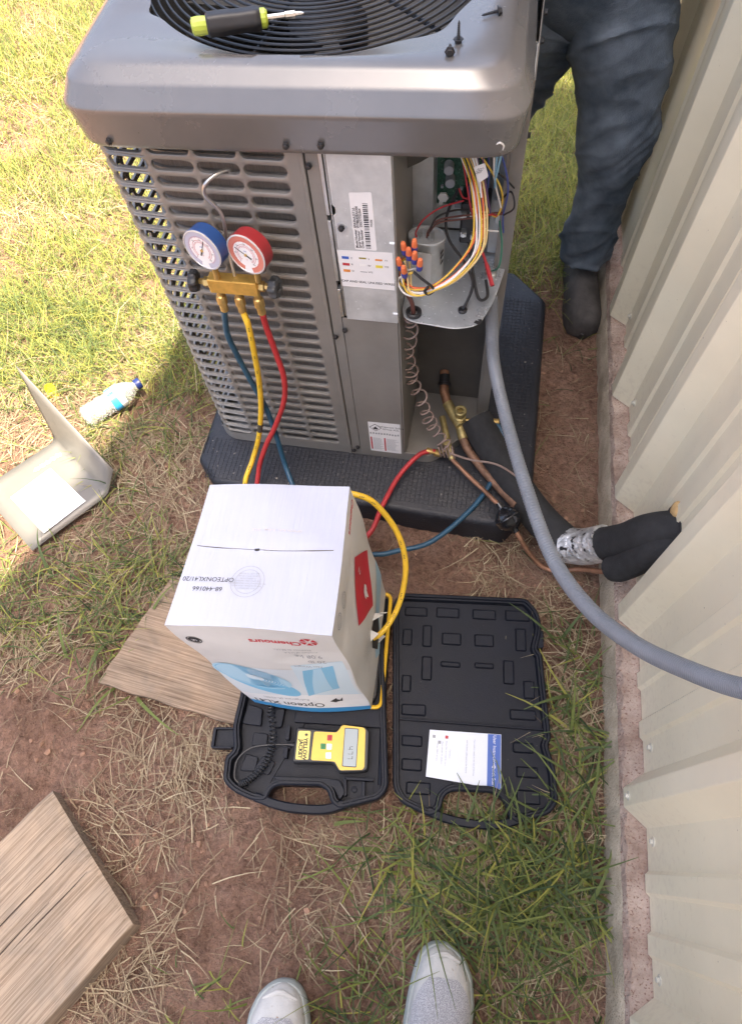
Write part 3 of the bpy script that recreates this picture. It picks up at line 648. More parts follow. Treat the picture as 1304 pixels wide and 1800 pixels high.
b = B(); b.tube([(.195, .10, .05), (.212, .05, .045), (.222, .02, .04)], .0075, n=12); b.lathe([(.0085, 0), (.0095, .004), (.0095, .02), (.007, .022)], frame((.212, .035, .03), (.1, -.2, 1)), n=10)
b.tube([(.222, .02, .04), (.232, -.004, .03)], .007, n=10); b.tube([(.217, .02, .035), (.197, .006, .03)], .0045, n=8); b.obj('liquid_valve', M['brassold'], AC, smooth=True)
b = B()
for k in range(5): b.tube(spline([(.196 + k * .008, .02, .05), (.2 + k * .008, .004, .055 - k * .002), (.206 + k * .008, .0, .03), (.203 + k * .008, .015, .02), (.198 + k * .008, .022, .04)], 5), .002, n=6)
b.obj('wire_knot', mat('brown_cable_dull', (.26, .19, .16), .6), AC, smooth=True)

# ------------------------------------------------------------------ things built in world coordinates (empties are moved to their base at the end)
A = lambda u, v, w: ACT @ Vector((u, v, w))
AR = ACT.to_3x3()
def up(b, name, m_, parent, **k): return b.obj(name, m_, parent, **k)

# ---- gauge manifold set
gs = thing('gauge_manifold', 'brass gauge manifold with blue and red dials hung on the louvres by a hook', 'gauge set')
def gauge(u, v, w, body_m, ring_m, needle_a, name):
    o = A(u, v, w); z = AR @ Vector((-.30, -.93, .06)); x = AR @ Vector((.93, -.30, 0)); T = frame(o, z, x) @ Matrix.Scale(.88, 4)
    b = B(); b.lathe([(.028, -.029), (.036, -.028), (.0395, -.025), (.0405, -.004), (.0415, .0), (.0405, .0025)], T, n=40); case = b.obj('dial_case', body_m, gs, smooth=True)
    b = B(); b.lathe([(.0408, .0005), (.0408, .0035), (.0385, .0042), (.0378, .003)], T, n=40, cap=False); b.obj('bezel', mat('clear_bezel', (.55, .55, .55), .2, .1), case, smooth=True)
    def disc(r0, r1, h, m_, nm, a0=0, a1=2 * math.pi, n=48):
        b = B(); vs_ = []; 
        for k in range(n + 1):
            t = a0 + (a1 - a0) * k / n
            vs_ += [T @ Vector((r0 * math.cos(t), r0 * math.sin(t), h)), T @ Vector((r1 * math.cos(t), r1 * math.sin(t), h))]
        b.add(vs_, [(2 * k, 2 * k + 1, 2 * k + 3, 2 * k + 2) for k in range(n)]); return b.obj(nm, m_, case)
    disc(.0, .0382, .0028, M['white'], 'dial_face')
    disc(.0272, .0378, .0030, ring_m, 'dial_band', R(-75), R(255))
    disc(.0205, .0212, .0030, m_redk, 'dial_ring', R(-50), R(230)); disc(.0178, .0183, .0030, m_redk, 'dial_ring', R(-50), R(230))
    b = B()
    for k in range(57):
        t = R(-50 + 280 * k / 56); L_ = .0045 if k % 4 == 0 else .0025; c_, s_ = math.cos(t), math.sin(t); wd = .00028
        for (ra, rb_) in ((.0298 - L_, .0298), (.0172 - L_ * .5, .0172)): b.add([T @ Vector((ra * c_ - wd * s_, ra * s_ + wd * c_, .0031)), T @ Vector((ra * c_ + wd * s_, ra * s_ - wd * c_, .0031)), T @ Vector((rb_ * c_ + wd * s_, rb_ * s_ - wd * c_, .0031)), T @ Vector((rb_ * c_ - wd * s_, rb_ * s_ + wd * c_, .0031))], [(0, 1, 2, 3)])
    b.obj('dial_ticks', m_redk, case)
    for k, d in enumerate(('0', '50', '100', '150', '200', '250', '300')):
        t = R(230 - 280 * k / 6); text('dial_numeral', d, .0042, T @ Matrix.Translation((.0228 * math.cos(t), .0228 * math.sin(t), .0031)), M['ink'], case)
    text('dial_numeral', 'psi', .0055, T @ Matrix.Translation((0, .008, .0031)), m_blu, case)
    text('dial_numeral', '°F', .0045, T @ Matrix.Translation((0, -.0115, .0031)), m_redk, case)
    b = B(); Tn = T @ Matrix.Rotation(needle_a, 4, 'Z'); b.box(-.011, .0245, -.0005, .0005, .0036, .0042, T=Tn); b.box(-.013, -.002, -.0013, .0013, .0036, .0043, T=Tn); b.obj('needle', M['ink'], case)
    b = B(); b.lathe([(.0028, .0033), (.0028, .0052), (.0015, .006)], T, n=14); b.obj('needle_hub', M['brass'], case, smooth=True)
    b = B(); b.tube([T @ Vector((0, -.036, -.015)), A(u + .001, v + .012, .592)], .0055, n=10); b.obj('dial_stem', M['brass'], case, smooth=True)
gauge(-.186, -.058, .663, M['bluep'], mat('dial_band_grey', (.44, .45, .55), .5), R(68), 'blue')
gauge(-.113, -.058, .661, M['redp'], mat('dial_band_red', (.60, .20, .15), .5), R(155), 'red')
AT = lambda M_: ACT @ M_
b = B(); b.box(-.204, -.116, -.052, -.030, .561, .5905, T=ACT); bar_ = b.obj('manifold_body', mat('gold_brass', (.72, .45, .11), .42, .6, var=.15, vscale=50, rvar=.08), gs, bevel=.0018)
b = B()
for u0, d in ((-.204, -1), (-.116, 1)):
    b.lathe([(.0085, 0), (.0095, .003), (.0095, .010), (.006, .012), (.005, .022)], AT(frame((u0, -.041, .576), (d, 0, 0))), n=6)
for u0 in (-.192, -.158, -.124): b.lathe([(.006, 0), (.006, .012), (.0085, .014), (.0095, .018), (.0095, .031), (.0075, .033), (.0075, .048), (.0062, .050)], AT(frame((u0, -.041, .5605), (.02 if u0 > -.13 else -.03, -.05, -1))), n=10)
b.obj('brass_fittings', M['brass'], gs, smooth=True, angle=25)
for u0, d, mm in ((-.226, -1, M['black']), (-.094, 1, mat('grey_knob', (.055, .06, .065), .5))):
    b = B(); pr = []
    T = AT(frame((u0, -.041, .576), (d, -.12, .05))); ng = 36
    for (rs, h) in ((.5, -.002), (.92, 0), (1.0, .003), (1.0, .011), (.9, .014), (.45, .0145), (.40, .010), (.0, .010)):
        pr.append([T @ Vector(((.0180 + .0020 * math.cos(7 * 2 * math.pi * k / ng)) * rs * math.cos(2 * math.pi * k / ng), (.0180 + .0020 * math.cos(7 * 2 * math.pi * k / ng)) * rs * math.sin(2 * math.pi * k / ng), h)) for k in range(ng)])
    b.loft(pr); b.obj('valve_knob', mm, gs, smooth=True, angle=50)
b = B(); b.tube(spline([A(-.157, -.036, .59), A(-.158, -.028, .64), A(-.157, -.016, .69), A(-.163, -.016, .712), A(-.172, -.022, .738), A(-.165, -.024, .758), A(-.150, -.012, .766), A(-.138, .004, .764), A(-.133, .012, .755)], 8), .0030, n=10); b.obj('hook', M['steel'], gs, smooth=True)
HW = lambda l: [Vector(q) for q in l]
hoses = dict(
 blue=[A(-.1935, -.046, .512)] + HW([(-.4193, .832, .549), (-.4232, .832, .4957), (-.407, .832, .3812), (-.3858, .826, .2829), (-.372, .808, .20), (-.360, .785, .125), (-.335, .742, .098), (-.29, .67, .06), (-.21, .612, .05), (-.12, .605, .066), (-.07, .62, .068), (.005, .652, .072), (.089, .743, .085), (.133, .825, .10), (.148, .885, .118), (.138, .928, .135), (.115, .945, .146)]) + [A(.298, .09, .066)],
 yellow=[A(-.1575, -.046, .512)] + HW([(-.3717, .820, .5517), (-.3736, .818, .4896), (-.381, .818, .3833), (-.3935, .812, .2888), (-.412, .80, .20), (-.432, .775, .14), (-.44, .72, .125), (-.41, .655, .14), (-.33, .61, .24), (-.22, .60, .35), (-.149, .594, .368), (-.108, .588, .345), (-.064, .562, .28), (-.043, .516, .22), (-.052, .452, .16), (-.085, .398, .135), (-.13, .385, .13)]),
 red=[A(-.1215, -.046, .512)] + HW([(-.341, .828, .5387), (-.3335, .826, .4679), (-.327, .820, .4061), (-.336, .815, .3348), (-.3666, .806, .2477), (-.3969, .790, .1817), (-.42, .76, .11), (-.41, .70, .06), (-.30, .63, .04), (-.19, .62, .05), (-.139, .648, .085), (-.119, .717, .092), (-.091, .794, .10), (-.051, .850, .113), (-.022, .866, .112)]) + [A(.200, .008, .03)])
for k, pts in hoses.items():
    b = B(); b.tube(spline(pts, 7), .0059, n=10); h = b.obj('hose', M[k], gs, smooth=True); h['label'] = k + ' rubber charging hose'
    e = pts[-1]; d = (pts[-1] - pts[-2]).normalized()
    if k != 'yellow':
        b = B(); b.lathe([(.0068, -.02), (.0072, -.018), (.0072, -.006), (.0055, -.005), (.0055, 0), (.009, .001), (.009, .014), (.007, .015)], frame(e - d * .012, d), n=10); b.obj('hose_fitting', M['brass'], h, smooth=True, angle=25)
b = B()
ys_ = spline(hoses['yellow'], 7); 
for i0 in (31, ): b.tube(ys_[i0:i0 + 3], .0062, n=10)
b.obj('scuff_mark', mat('scuffed_black', (.06, .055, .04), .7), gs, smooth=True)

b = B(); rb = random.Random(14)
for i in range(4, len(ys_) - 6):
    if rb.random() < .72: continue
    q = ys_[i]; t = (ys_[i + 1] - q).normalized(); v_ = (Vector((0, 0, 1.5)) - q).normalized(); sd_ = t.cross(v_).normalized(); o_ = sd_.cross(t).normalized()
    for k in range(3):
        c_ = q + t * .0035 * k + o_ * .0061 + sd_ * .0010; b.add([c_ - sd_ * .0012, c_ + sd_ * .0012, c_ + sd_ * .0012 + t * .0016, c_ - sd_ * .0012 + t * .0016], [(0, 1, 2, 3)])
b.obj('hose_print', M['ink'], gs)

# ---- refrigerant carton, standing upside down
cart = thing('refrigerant_carton', 'white refrigerant carton standing upside down on the scale', 'carton')
FLt, FRt, BRt, BLt = [Vector(q) for q in ((-.407, .281, .450), (-.138, .299, .448), (-.149, .566, .451), (-.395, .538, .453))]
FLb, FRb, BRb, BLb = [Vector(q) for q in ((-.325, .248, .052), (-.083, .267, .052), (-.085, .520, .052), (-.322, .497, .052))]
faces = dict(top=(FLt, FRt, BLt, BRt), front=(FLt, FRt, FLb, FRb), right=(FRt, BRt, FRb, BRb), back=(BRt, BLt, BRb, BLb), left=(BLt, FLt, BLb, FLb))
def FP(face, a, b_, lift=0.0):
    p, q, r_, s_ = faces[face]; P = (p * (1 - a) + q * a) * (1 - b_) + (r_ * (1 - a) + s_ * a) * b_
    n_ = (q - p).cross(r_ - p).normalized(); cen = (FLt + BRb) / 2
    if n_.dot((p + s_) / 2 - cen) < 0: n_.negate()
    a_, bb = min(1, max(0, a)), min(1, max(0, b_))
    edge = math.sin(math.pi * a_) ** .7 * math.sin(math.pi * bb) ** .7
    d = edge * (.004 * (face != 'top') + .0016 * math.sin(9 * a_ + 4 * bb) * math.sin(7 * bb + 2 * a_))
    if face == 'top':
        s0 = .545 - .03 * math.sin(math.pi * a_); d += -.004 * math.exp(-abs(bb - s0) / .012) * edge + .003 * edge * (bb > s0) + .0022 * edge * math.exp(-abs(a_ - .48) / .02)
    if face == 'right': d += -.0035 * math.exp(-abs(bb - .17 + .12 * (a_ - .4)) / .015) * (a_ < .62) * edge ** .3
    if face == 'front': d += -.003 * math.exp(-abs(bb - .30 + .25 * (a_ - .55)) / .02) * (a_ > .55) * edge ** .3
    if face == 'front': d += .010 * math.sin(math.pi * a_) * bb ** 3
    W_ = Vector((.0016 * math.sin(31 * P.z + 17 * P.y), .0018 * math.sin(27 * P.z + 19 * P.x + 1), .0016 * math.sin(23 * P.x + 29 * P.y)))
    return P + W_ + n_ * (d + lift)
b = B(); N = 34
for fn_ in faces:
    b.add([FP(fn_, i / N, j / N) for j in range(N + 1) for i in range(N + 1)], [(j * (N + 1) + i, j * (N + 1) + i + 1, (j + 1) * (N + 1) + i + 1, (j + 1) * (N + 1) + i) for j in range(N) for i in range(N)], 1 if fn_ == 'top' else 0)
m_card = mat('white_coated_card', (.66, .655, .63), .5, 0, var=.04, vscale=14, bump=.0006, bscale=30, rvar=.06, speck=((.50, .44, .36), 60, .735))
m_ctop = mat('sky_tinted_corrugated_card', (.45, .475, .56), .55, 0, var=.02, vscale=9, bump=.0007, bscale=30, stretch=(9, .4, 1), speck=((.45, .38, .28), 45, .745))  # blue sky light painted into the top face, bluer and darker than the sides
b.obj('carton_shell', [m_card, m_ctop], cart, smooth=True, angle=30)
def pr_poly(name, face, polys, m_, lift=.0007, sub=1):
    b = B()
    for poly in polys: b.add([FP(face, a, c_, lift) for a, c_ in poly], [tuple(range(len(poly)))])
    return b.obj(name, m_, cart)
def pr_grid(name, face, quad, m_, lift=.0006, n=8):          # quad: corners (a,b) TL TR BR BL, follows the bulge
    b = B(); q = [Vector(k) for k in quad]
    b.add([FP(face, *((q[0] * (1 - i / n) + q[1] * i / n) * (1 - j / n) + (q[3] * (1 - i / n) + q[2] * i / n) * j / n), lift) for j in range(n + 1) for i in range(n + 1)], [(j * (n + 1) + i, j * (n + 1) + i + 1, (j + 1) * (n + 1) + i + 1, (j + 1) * (n + 1) + i) for j in range(n) for i in range(n)])
    return b.obj(name, m_, cart)
def pr_text(face, body, size, a0, b0, wa, hb, m_, ang=180, align='CENTER', bold=0.0, lift=.0008, sx=1.0):
    c_, s_ = math.cos(R(ang)), math.sin(R(ang)); sg = 1 if face == 'top' else -1
    return text('printed_text', body, size, None, m_, cart, align, bold, fn=lambda x, y: FP(face, a0 + (c_ * x * sx - s_ * y) / wa, b0 + sg * (s_ * x * sx + c_ * y) / hb, lift))
def ell(cx_, cy_, ra, rb_, n=40, rot=0.0, wa=.27, hb=.40): return [(cx_ + (ra * math.cos(t) * math.cos(rot) - rb_ * math.sin(t) * math.sin(rot)) / wa, cy_ + (ra * math.cos(t) * math.sin(rot) + rb_ * math.sin(t) * math.cos(rot)) / hb) for t in [2 * math.pi * k / n for k in range(n)]]
def ring(name, face, cx_, cy_, r0, r1, m_, lift=.0008, n=48, asp=1.0, rot=0.0, wa=.27, hb=.40):
    b = B(); o_, i_ = ell(cx_, cy_, r1, r1 * asp, n, rot, wa, hb), ell(cx_, cy_, r0, r0 * asp, n, rot, wa, hb)
    b.add([FP(face, *q, lift) for q in o_ + i_], [(k, (k + 1) % n, n + (k + 1) % n, n + k) for k in range(n)]); return b.obj(name, m_, cart)
p_red = mat('carton_red', (.58, .025, .05), .5); p_blue = mat('carton_blue', (.06, .30, .58), .45); p_sky = mat('carton_pale_blue', (.42, .64, .78), .5); p_mid = mat('carton_mid_blue', (.22, .50, .70), .5); p_haze = mat('carton_haze_blue', (.60, .72, .79), .5)
# front print
pr_grid('printed_panel', 'front', [(.0, .44), (.99, .40), (.99, .80), (.0, .80)], mat('carton_tint', (.66, .72, .755), .5), .0005, 10)
pr_grid('printed_panel', 'front', [(.60, .36), (.97, .30), (.97, .74), (.56, .80)], p_haze, .0007, 8)
pr_grid('printed_panel', 'front', [(.66, .42), (.89, .35), (.86, .64), (.56, .78)], p_mid, .0009, 8)
pr_grid('printed_panel', 'front', [(.74, .40), (.80, .38), (.80, .66), (.62, .75)], p_sky, .0011, 6)
pr_poly('printed_shadow', 'front', [ell(.27, .645, .080, .036, rot=R(40))], p_mid, .0009)
pr_poly('printed_fan', 'front', [ell(.245, .555, .078, .047, rot=R(36))], p_sky, .0012)
for k in range(9): ring('printed_fan_ring', 'front', .245, .555, .024 + .0058 * k, .0268 + .0058 * k, p_mid, .0014, asp=.60, rot=R(36))
pr_poly('printed_fan_hub', 'front', [ell(.245, .555, .015, .010, rot=R(36))], p_haze, .0015)
pr_grid('blue_band', 'front', [(.0, .925), (1, .945), (1, .998), (.0, .998)], p_blue, .0009, 14)
pr_grid('white_swoosh', 'front', [(.0, .80), (1, .74), (1, .945), (.0, .925)], M['white'], .0008, 14)
pr_text('front', 'Opteon XL41', .0285, .345, .893, .27, .40, M['ink'], bold=.0001, lift=.0013)
pr_text('front', 'Refrigerant (R-454B)', .0118, .36, .825, .27, .40, M['greyink'], lift=.0013)
pr_poly('brand_diamond', 'front', [[(.70, .85), (.77, .80), (.75, .865)], [(.73, .865), (.755, .815), (.80, .84)], [(.78, .84), (.82, .79), (.80, .85)]], M['ink'], .0014)
pr_text('front', 'Chemours', .0205, .615, .120, .27, .40, p_red, bold=.0004)
hexs = []
for k in range(6):
    a0, a1 = R(60 * k + 6), R(60 * k + 54); cx_, cy_ = .832, .095
    hexs.append([(cx_ + .0155 * math.cos(a0) / .27, cy_ + .0155 * math.sin(a0) / .40), (cx_ + .0155 * math.cos(a1) / .27, cy_ + .0155 * math.sin(a1) / .40), (cx_ + .004 * math.cos((a0 + a1) / 2) / .27, cy_ + .004 * math.sin((a0 + a1) / 2) / .40)])
pr_poly('brand_emblem', 'front', hexs, p_red)
for k, (body, s_, a0, b0) in enumerate((('Net Weight', .0105, .72, .365), ('20 lb', .0165, .80, .312), ('9.08 kg', .0165, .765, .262), ('Product of U.S.A.', .0085, .73, .218), ('Producto de EE.UU.', .0080, .69, .190))): pr_text('front', body, s_, a0, b0, .27, .40, M['greyink'])
ring('stamp_ring', 'front', .102, .130, .0112, .0132, M['ink']); pr_poly('stamp_disc', 'front', [ell(.102, .130, .0098, .0098)], M['ink']); pr_text('front', 'UL', .009, .102, .130, .27, .40, M['white'], lift=.0011)
# right side print
W2, H2 = .267, .40
pr_grid('hazard_diamond', 'right', [(.63, .17), (.90, .42), (.64, .65), (.30, .40)], p_red, .0016, 12)
b = B(); fl = [(-.5, -.7), (.5, -.7), (.85, -.1), (.55, .3), (.45, 0), (.2, 1), (-.25, .45), (-.4, .05), (-.6, .35), (-.8, -.2)]
b.add([FP('right', .60 + .062 * x, .46 + .060 * y, .0034) for x, y in fl], [tuple(range(10))]); b.obj('flame_symbol', M['white'], cart)
pr_text('right', '2', .026, .62, .285, W2, H2, M['white'], ang=180, lift=.0032)
for (a0, b0) in ((.285, .105), (.135, .085)):
    ring('stamp_ring', 'right', a0, b0, .0125, .0138, M['greyink'], asp=1.15, wa=W2, hb=H2); ring('stamp_ring', 'right', a0, b0, .0092, .0098, M['greyink'], asp=1.15, wa=W2, hb=H2)
    for k in range(4): pr_text('right', 'BOX CERTIFICATE', .0024, a0, b0 - .012 + .008 * k, W2, H2, M['greyink'])
pr_text('right', 'Chemours', .016, .83, .055, W2, H2, p_red, ang=180, bold=.0003)
for k in range(7): pr_text('right', ('Opteon XL41 refrigerant', 'Difluoromethane, 2,3,3,3-', 'Tetrafluoropropene', 'Danger: flammable gas', 'Keep away from heat', 'Protect from sunlight', 'Store in a well ventilated place')[k], .0062, .33, .62 + .028 * k, W2, H2, M['greyink'])
pr_grid('blue_band', 'right', [(.35, .90), (1, .62), (1, .80), (.45, .995)], p_sky, .0008, 10)
# torn hole where the yellow hose goes in
pr_poly('torn_hole', 'right', [[(.38, .80), (.50, .72), (.62, .74), (.70, .83), (.60, .92), (.44, .92)]], M['ink'], .0012)
b = B()
for (a0, b0, a1, b1, h) in ((.40, .74, .47, .70, .016), (.55, .70, .63, .73, .018), (.66, .78, .70, .86, .02), (.5, .93, .58, .925, .014)):
    p, q = FP('right', a0, b0, .001), FP('right', a1, b1, .001); m__ = (p + q) / 2 + Vector((h, .004, .008)); b.add([p, q, m__], [(0, 1, 2)])
b.obj('torn_flap', m_card, cart, solid=.0015)
# top print
ring('stamp_ring', 'top', .425, .30, .0268, .0276, M['greyink'], wa=.262, hb=.262); ring('stamp_ring', 'top', .425, .30, .0205, .0212, M['greyink'], wa=.262, hb=.262)
for k, body in enumerate(('BOX CERTIFICATE', 'THIS SINGLEWALL BOX MEETS', 'ALL CONSTRUCTION REQUIREMENTS', 'OF APPLICABLE FREIGHT', 'CLASSIFICATION', 'GROSS WT LT 35 LBS', 'SIZE LIMIT 75 INCHES')): pr_text('top', body, .0036, .425, .255 + .0165 * k, .262, .262, M['greyink'])
pr_text('top', 'OPTEONXL41/20', .0112, .178, .308, .262, .262, M['ink']); pr_text('top', '68-440166', .0112, .19, .242, .262, .262, M['ink'])
b = B(); sl_ = [(a, .545 - .03 * math.sin(math.pi * a)) for a in [.04 + .9 * k / 30 for k in range(31)]]
b.add([FP('top', a, c_ - .0016, .0022) for a, c_ in sl_] + [FP('top', a, c_ + .0016, .0022) for a, c_ in sl_], [(k, k + 1, 32 + k, 31 + k) for k in range(30)]); b.obj('flap_slit', mat('slit_brown', (.10, .08, .06), .9), cart)
pr_poly('staple_mark', 'top', [[(.425, .508), (.458, .508), (.456, .524), (.423, .522)]], M['ink'], .0016)
pr_text('top', 'OPTEON XL41   R-454B   20 LB', .0065, .55, .655, .262, .262, mat('faint_ink', (.62, .56, .50), .7))

# ---- scale: platform, case, remote display, card
m_case = mat('black_moulded_plastic', (.0100, .0120, .0185), .46, 0, spec=.22, var=.15, vscale=22, bump=.0005, bscale=420, speck=((.22, .20, .18), 120, .755), rvar=.06)
plat = thing('scale_platform', 'square weighing platform with yellow rim under the carton', 'scale')
b = B(); b.prism(rpoly([(-.325, .262), (-.075, .282), (-.085, .515), (-.34, .50)], .02, 4), .034, .050); b.obj('platform_plate', M['black'], plat, bevel=.003)
b = B(); b.tube([Vector((x, y, .050)) for x, y in rpoly([(-.325, .262), (-.064, .272), (-.074, .52), (-.34, .50)], .015, 4)] + [Vector((-.325, .27, .05))], .0042, n=8); b.obj('yellow_rim', mat('yellow_powdercoat', (.70, .42, .02), .4), plat, smooth=True)

case = thing('scale_case', 'open black plastic scale case lying flat with both halves and carry handles', 'tool case')
LID = [(-.069, .507), (-.021, .125), (-.001, .100), (.058, .083), (.078, .098), (.080, .122), (.095, .136), (.178, .144), (.200, .130), (.208, .104), (.224, .095), (.286, .119), (.303, .144), (.297, .201), (.280, .248), (.287, .26), (.264, .434), (.254, .443), (.263, .491), (.253, .529), (.227, .556), (-.053, .533)]
BASE = [(-.094, .52), (-.029, .123), (-.042, .100), (-.120, .071), (-.138, .082), (-.145, .100), (-.162, .108), (-.243, .098), (-.257, .088), (-.262, .066), (-.290, .063), (-.331, .074), (-.356, .091), (-.361, .136), (-.347, .151), (-.360, .194), (-.359, .267), (-.395, .485), (-.37, .515)]
def area(p): return sum(p[i - 1][0] * p[i][1] - p[i][0] * p[i - 1][1] for i in range(len(p)))
def shell(poly, z0, zf, zr, name):
    pl = rpoly(poly, .012, 3)
    if area(pl) < 0: pl = pl[::-1]
    i1, i2, i3, i4 = inset(pl, .003), inset(pl, .007), inset(pl, .0085), inset(pl, .012)
    b = B(); b.loft([[(x, y, z0) for x, y in inset(pl, .006)], [(x, y, z0 + .006) for x, y in pl], [(x, y, zr - .003) for x, y in pl], [(x, y, zr) for x, y in i1], [(x, y, zr) for x, y in i2], [(x, y, zr - .005) for x, y in i3], [(x, y, zr - .005) for x, y in i4], [(x, y, zf) for x, y in inset(pl, .014)]], cap=True)
    return b.obj(name, m_case, case, smooth=True, angle=35)
lid = shell(LID, .006, .016, .034, 'lid'); base = shell(BASE, .006, .028, .056, 'tray')
def strip(name, pts, wd, z0, z1, parent):
    P = spline([(x, y, 0) for x, y in pts], 6); b = B(); rings = []
    for i, q in enumerate(P):
        t = (P[min(i + 1, len(P) - 1)] - P[max(0, i - 1)]).normalized(); n_ = Vector((-t.y, t.x, 0)) * wd / 2
        rings.append([(*(q - n_).xy, z0), (*(q - n_).xy, z1 - .003), (*(q - n_ * .7).xy, z1), (*(q + n_ * .7).xy, z1), (*(q + n_).xy, z1 - .003), (*(q + n_).xy, z0)])
    b.loft(rings); return b.obj(name, m_case, parent, smooth=True, angle=35)
strip('carry_handle', [(.052, .094), (.090, .085), (.14, .0825), (.19, .088), (.23, .103)], .016, .010, .032, lid)
strip('carry_handle', [(-.286, .071), (-.24, .063), (-.20, .062), (-.15, .067), (-.112, .081)], .017, .010, .054, base)
PADS = [(-.0145, .4985, .0515, .0221), (.056, .505, .0523, .0241), (.137, .511, .0533, .024), (.2105, .5175, .0554, .025), (-.0275, .438, .0222, .0382), (.0155, .446, .0212, .0502), (.0695, .446, .0434, .0282), (.1405, .4515, .0434, .028), (.22, .464, .0242, .052), (.022, .3745, .0232, .0532), (.072, .3895, .0433, .013), (.144, .396, .0424, .013), (.197, .389, .0242, .053), (-.018, .3365, .0212, .0372), (.2415, .357, .0243, .039), (.0035, .2835, .0525, .0241), (.2305, .3035, .0556, .022), (.007, .221, .0434, .0222), (.233, .238, .0424, .022), (.0115, .175, .0424, .0242), (.243, .192, .0444, .022), (.0295, .1325, .05, .0242), (.2465, .146, .048, .027)]
for (x, y, w, h) in PADS:
    b = B(); T = Matrix.Translation((x, y, 0)) @ Matrix.Rotation(R(4), 4, 'Z')
    pl = rpoly([(-w / 2, -h / 2), (w / 2, -h / 2), (w / 2, h / 2), (-w / 2, h / 2)], .004, 2)
    b.loft([[T @ Vector((px_, py_, .0155)) for px_, py_ in pl], [T @ Vector((px_, py_, .0180)) for px_, py_ in inset(pl, .0006)], [T @ Vector((px_, py_, .0192)) for px_, py_ in inset(pl, .0016)], [T @ Vector((px_, py_, .0172)) for px_, py_ in inset(pl, .0034)]]); b.obj('moulded_pad', m_case, lid, smooth=True, angle=30)
b = B(); T = Matrix.Translation((0, 0, 0)); b.prism([(-.028, .2585), (.274, .277), (.274, .281), (-.028, .2625)], .0155, .0235); b.obj('divider_rib', m_case, lid, bevel=.0012)
b = B(); b.prism(rpoly([(.096, .149), (.118, .151), (.118, .162), (.096, .160)], .003, 2), .0155, .0215); b.obj('moulded_block', m_case, lid, bevel=.001)
b = B(); b.prism(rpoly([(.252, .445), (.268, .449), (.266, .487), (.252, .49)], .003, 2), .010, .030); b.obj('latch_seat', m_case, lid, bevel=.001)
# inside of the tray
def block(poly, z0, z1, name='moulded_block', r_=.004): b = B(); b.prism(rpoly(poly, r_, 2), z0, z1); return b.obj(name, m_case, base, bevel=.0015)
block([(-.240, .222), (-.055, .235), (-.06, .285), (-.238, .262)], .028, .040)
block([(-.330, .115), (-.30, .118), (-.298, .145), (-.325, .148)], .028, .035); block([(-.318, .165), (-.286, .168), (-.288, .192), (-.318, .192)], .028, .035); block([(-.345, .205), (-.305, .205), (-.31, .24), (-.342, .245)], .028, .040)
block([(-.285, .205), (-.262, .208), (-.262, .245), (-.28, .243)], .028, .043); block([(-.305, .118), (-.27, .115), (-.262, .14), (-.29, .15)], .028, .034)
block([(-.262, .112), (-.150, .124), (-.125, .122), (-.112, .103), (-.120, .088), (-.135, .108), (-.16, .114), (-.245, .105)], .028, .050)
b = B(); pl = rpoly([(-.115, .126), (-.060, .130), (-.058, .092), (-.075, .088), (-.108, .100)], .003, 2); b.prism(pl, .028, .031); b.obj('pocket_floor', m_case, base)
block([(-.120, .130), (-.114, .130), (-.108, .098), (-.114, .096)], .028, .046, r_=.001); block([(-.118, .126), (-.06, .131), (-.06, .136), (-.118, .131)], .028, .046, r_=.001); block([(-.082, .128), (-.076, .128), (-.072, .095), (-.078, .094)], .028, .046, r_=.001)
b = B(); b.lathe([(.006, .031), (.006, .0335), (.005, .034)], Matrix.Translation((-.096, .112, 0)), n=16); b.obj('screw_boss', m_case, base, smooth=True)
block([(-.246, .150), (-.238, .150), (-.240, .170), (-.248, .170)], .028, .048, r_=.001); block([(-.249, .185), (-.241, .185), (-.243, .212), (-.251, .212)], .028, .048, r_=.001)
b = B(); b.prism(rpoly([(-.395, .150), (-.352, .155), (-.356, .192), (-.398, .186)], .003, 2), .030, .036); b.prism([(-.397, .150), (-.391, .150), (-.394, .187), (-.400, .186)], .018, .046); b.prism([(-.395, .148), (-.354, .153), (-.354, .157), (-.395, .152)], .022, .046); b.prism([(-.399, .185), (-.358, .190), (-.358, .194), (-.399, .189)], .022, .046); b.obj('latch', m_case, base, bevel=.001)
b = B(); b.tube([(-.046, .128, .030), (-.0815, .515, .030)], .0055, n=8); b.obj('hinge', m_case, case, smooth=True)

disp = thing('scale_display', 'yellow and black handheld scale display with coiled cord in the case tray', 'scale display')
DB = [(-.230, .211), (-.146, .215), (-.140, .230), (-.090, .231), (-.080, .224), (-.073, .153), (-.078, .145), (-.130, .136), (-.144, .152), (-.226, .142)]
DB = DB[::-1]; b = B(); pl = rpoly(DB, .006, 3); b.loft([[(x, y, .030) for x, y in inset(pl, .002)], [(x, y, .034) for x, y in pl], [(x, y, .050) for x, y in pl], [(x, y, .0535) for x, y in inset(pl, .003)]]); b.obj('display_body', M['black'], disp, smooth=True, angle=40)
m_yp = mat('yellow_overlay', (.78, .52, .06), .38, var=.05, vscale=30); m_yl = mat('yellow_label', (.80, .66, .16), .4)
def flat(name, poly, z, m_, parent=disp, th_=.0008, r_=.003):
    pl = rpoly(poly, r_, 3); pl = pl if area(pl) > 0 else pl[::-1]; b = B(); b.prism(pl, z - th_, z); return b.obj(name, m_, parent)
flat('yellow_overlay', [(-.192, .207), (-.146, .211), (-.137, .227), (-.094, .228), (-.089, .224), (-.081, .154), (-.084, .148), (-.129, .141), (-.141, .156), (-.189, .152)], .0545, m_yp, r_=.004)
flat('brand_label', [(-.224, .204), (-.199, .207), (-.194, .152), (-.220, .149)], .0545, m_yl)
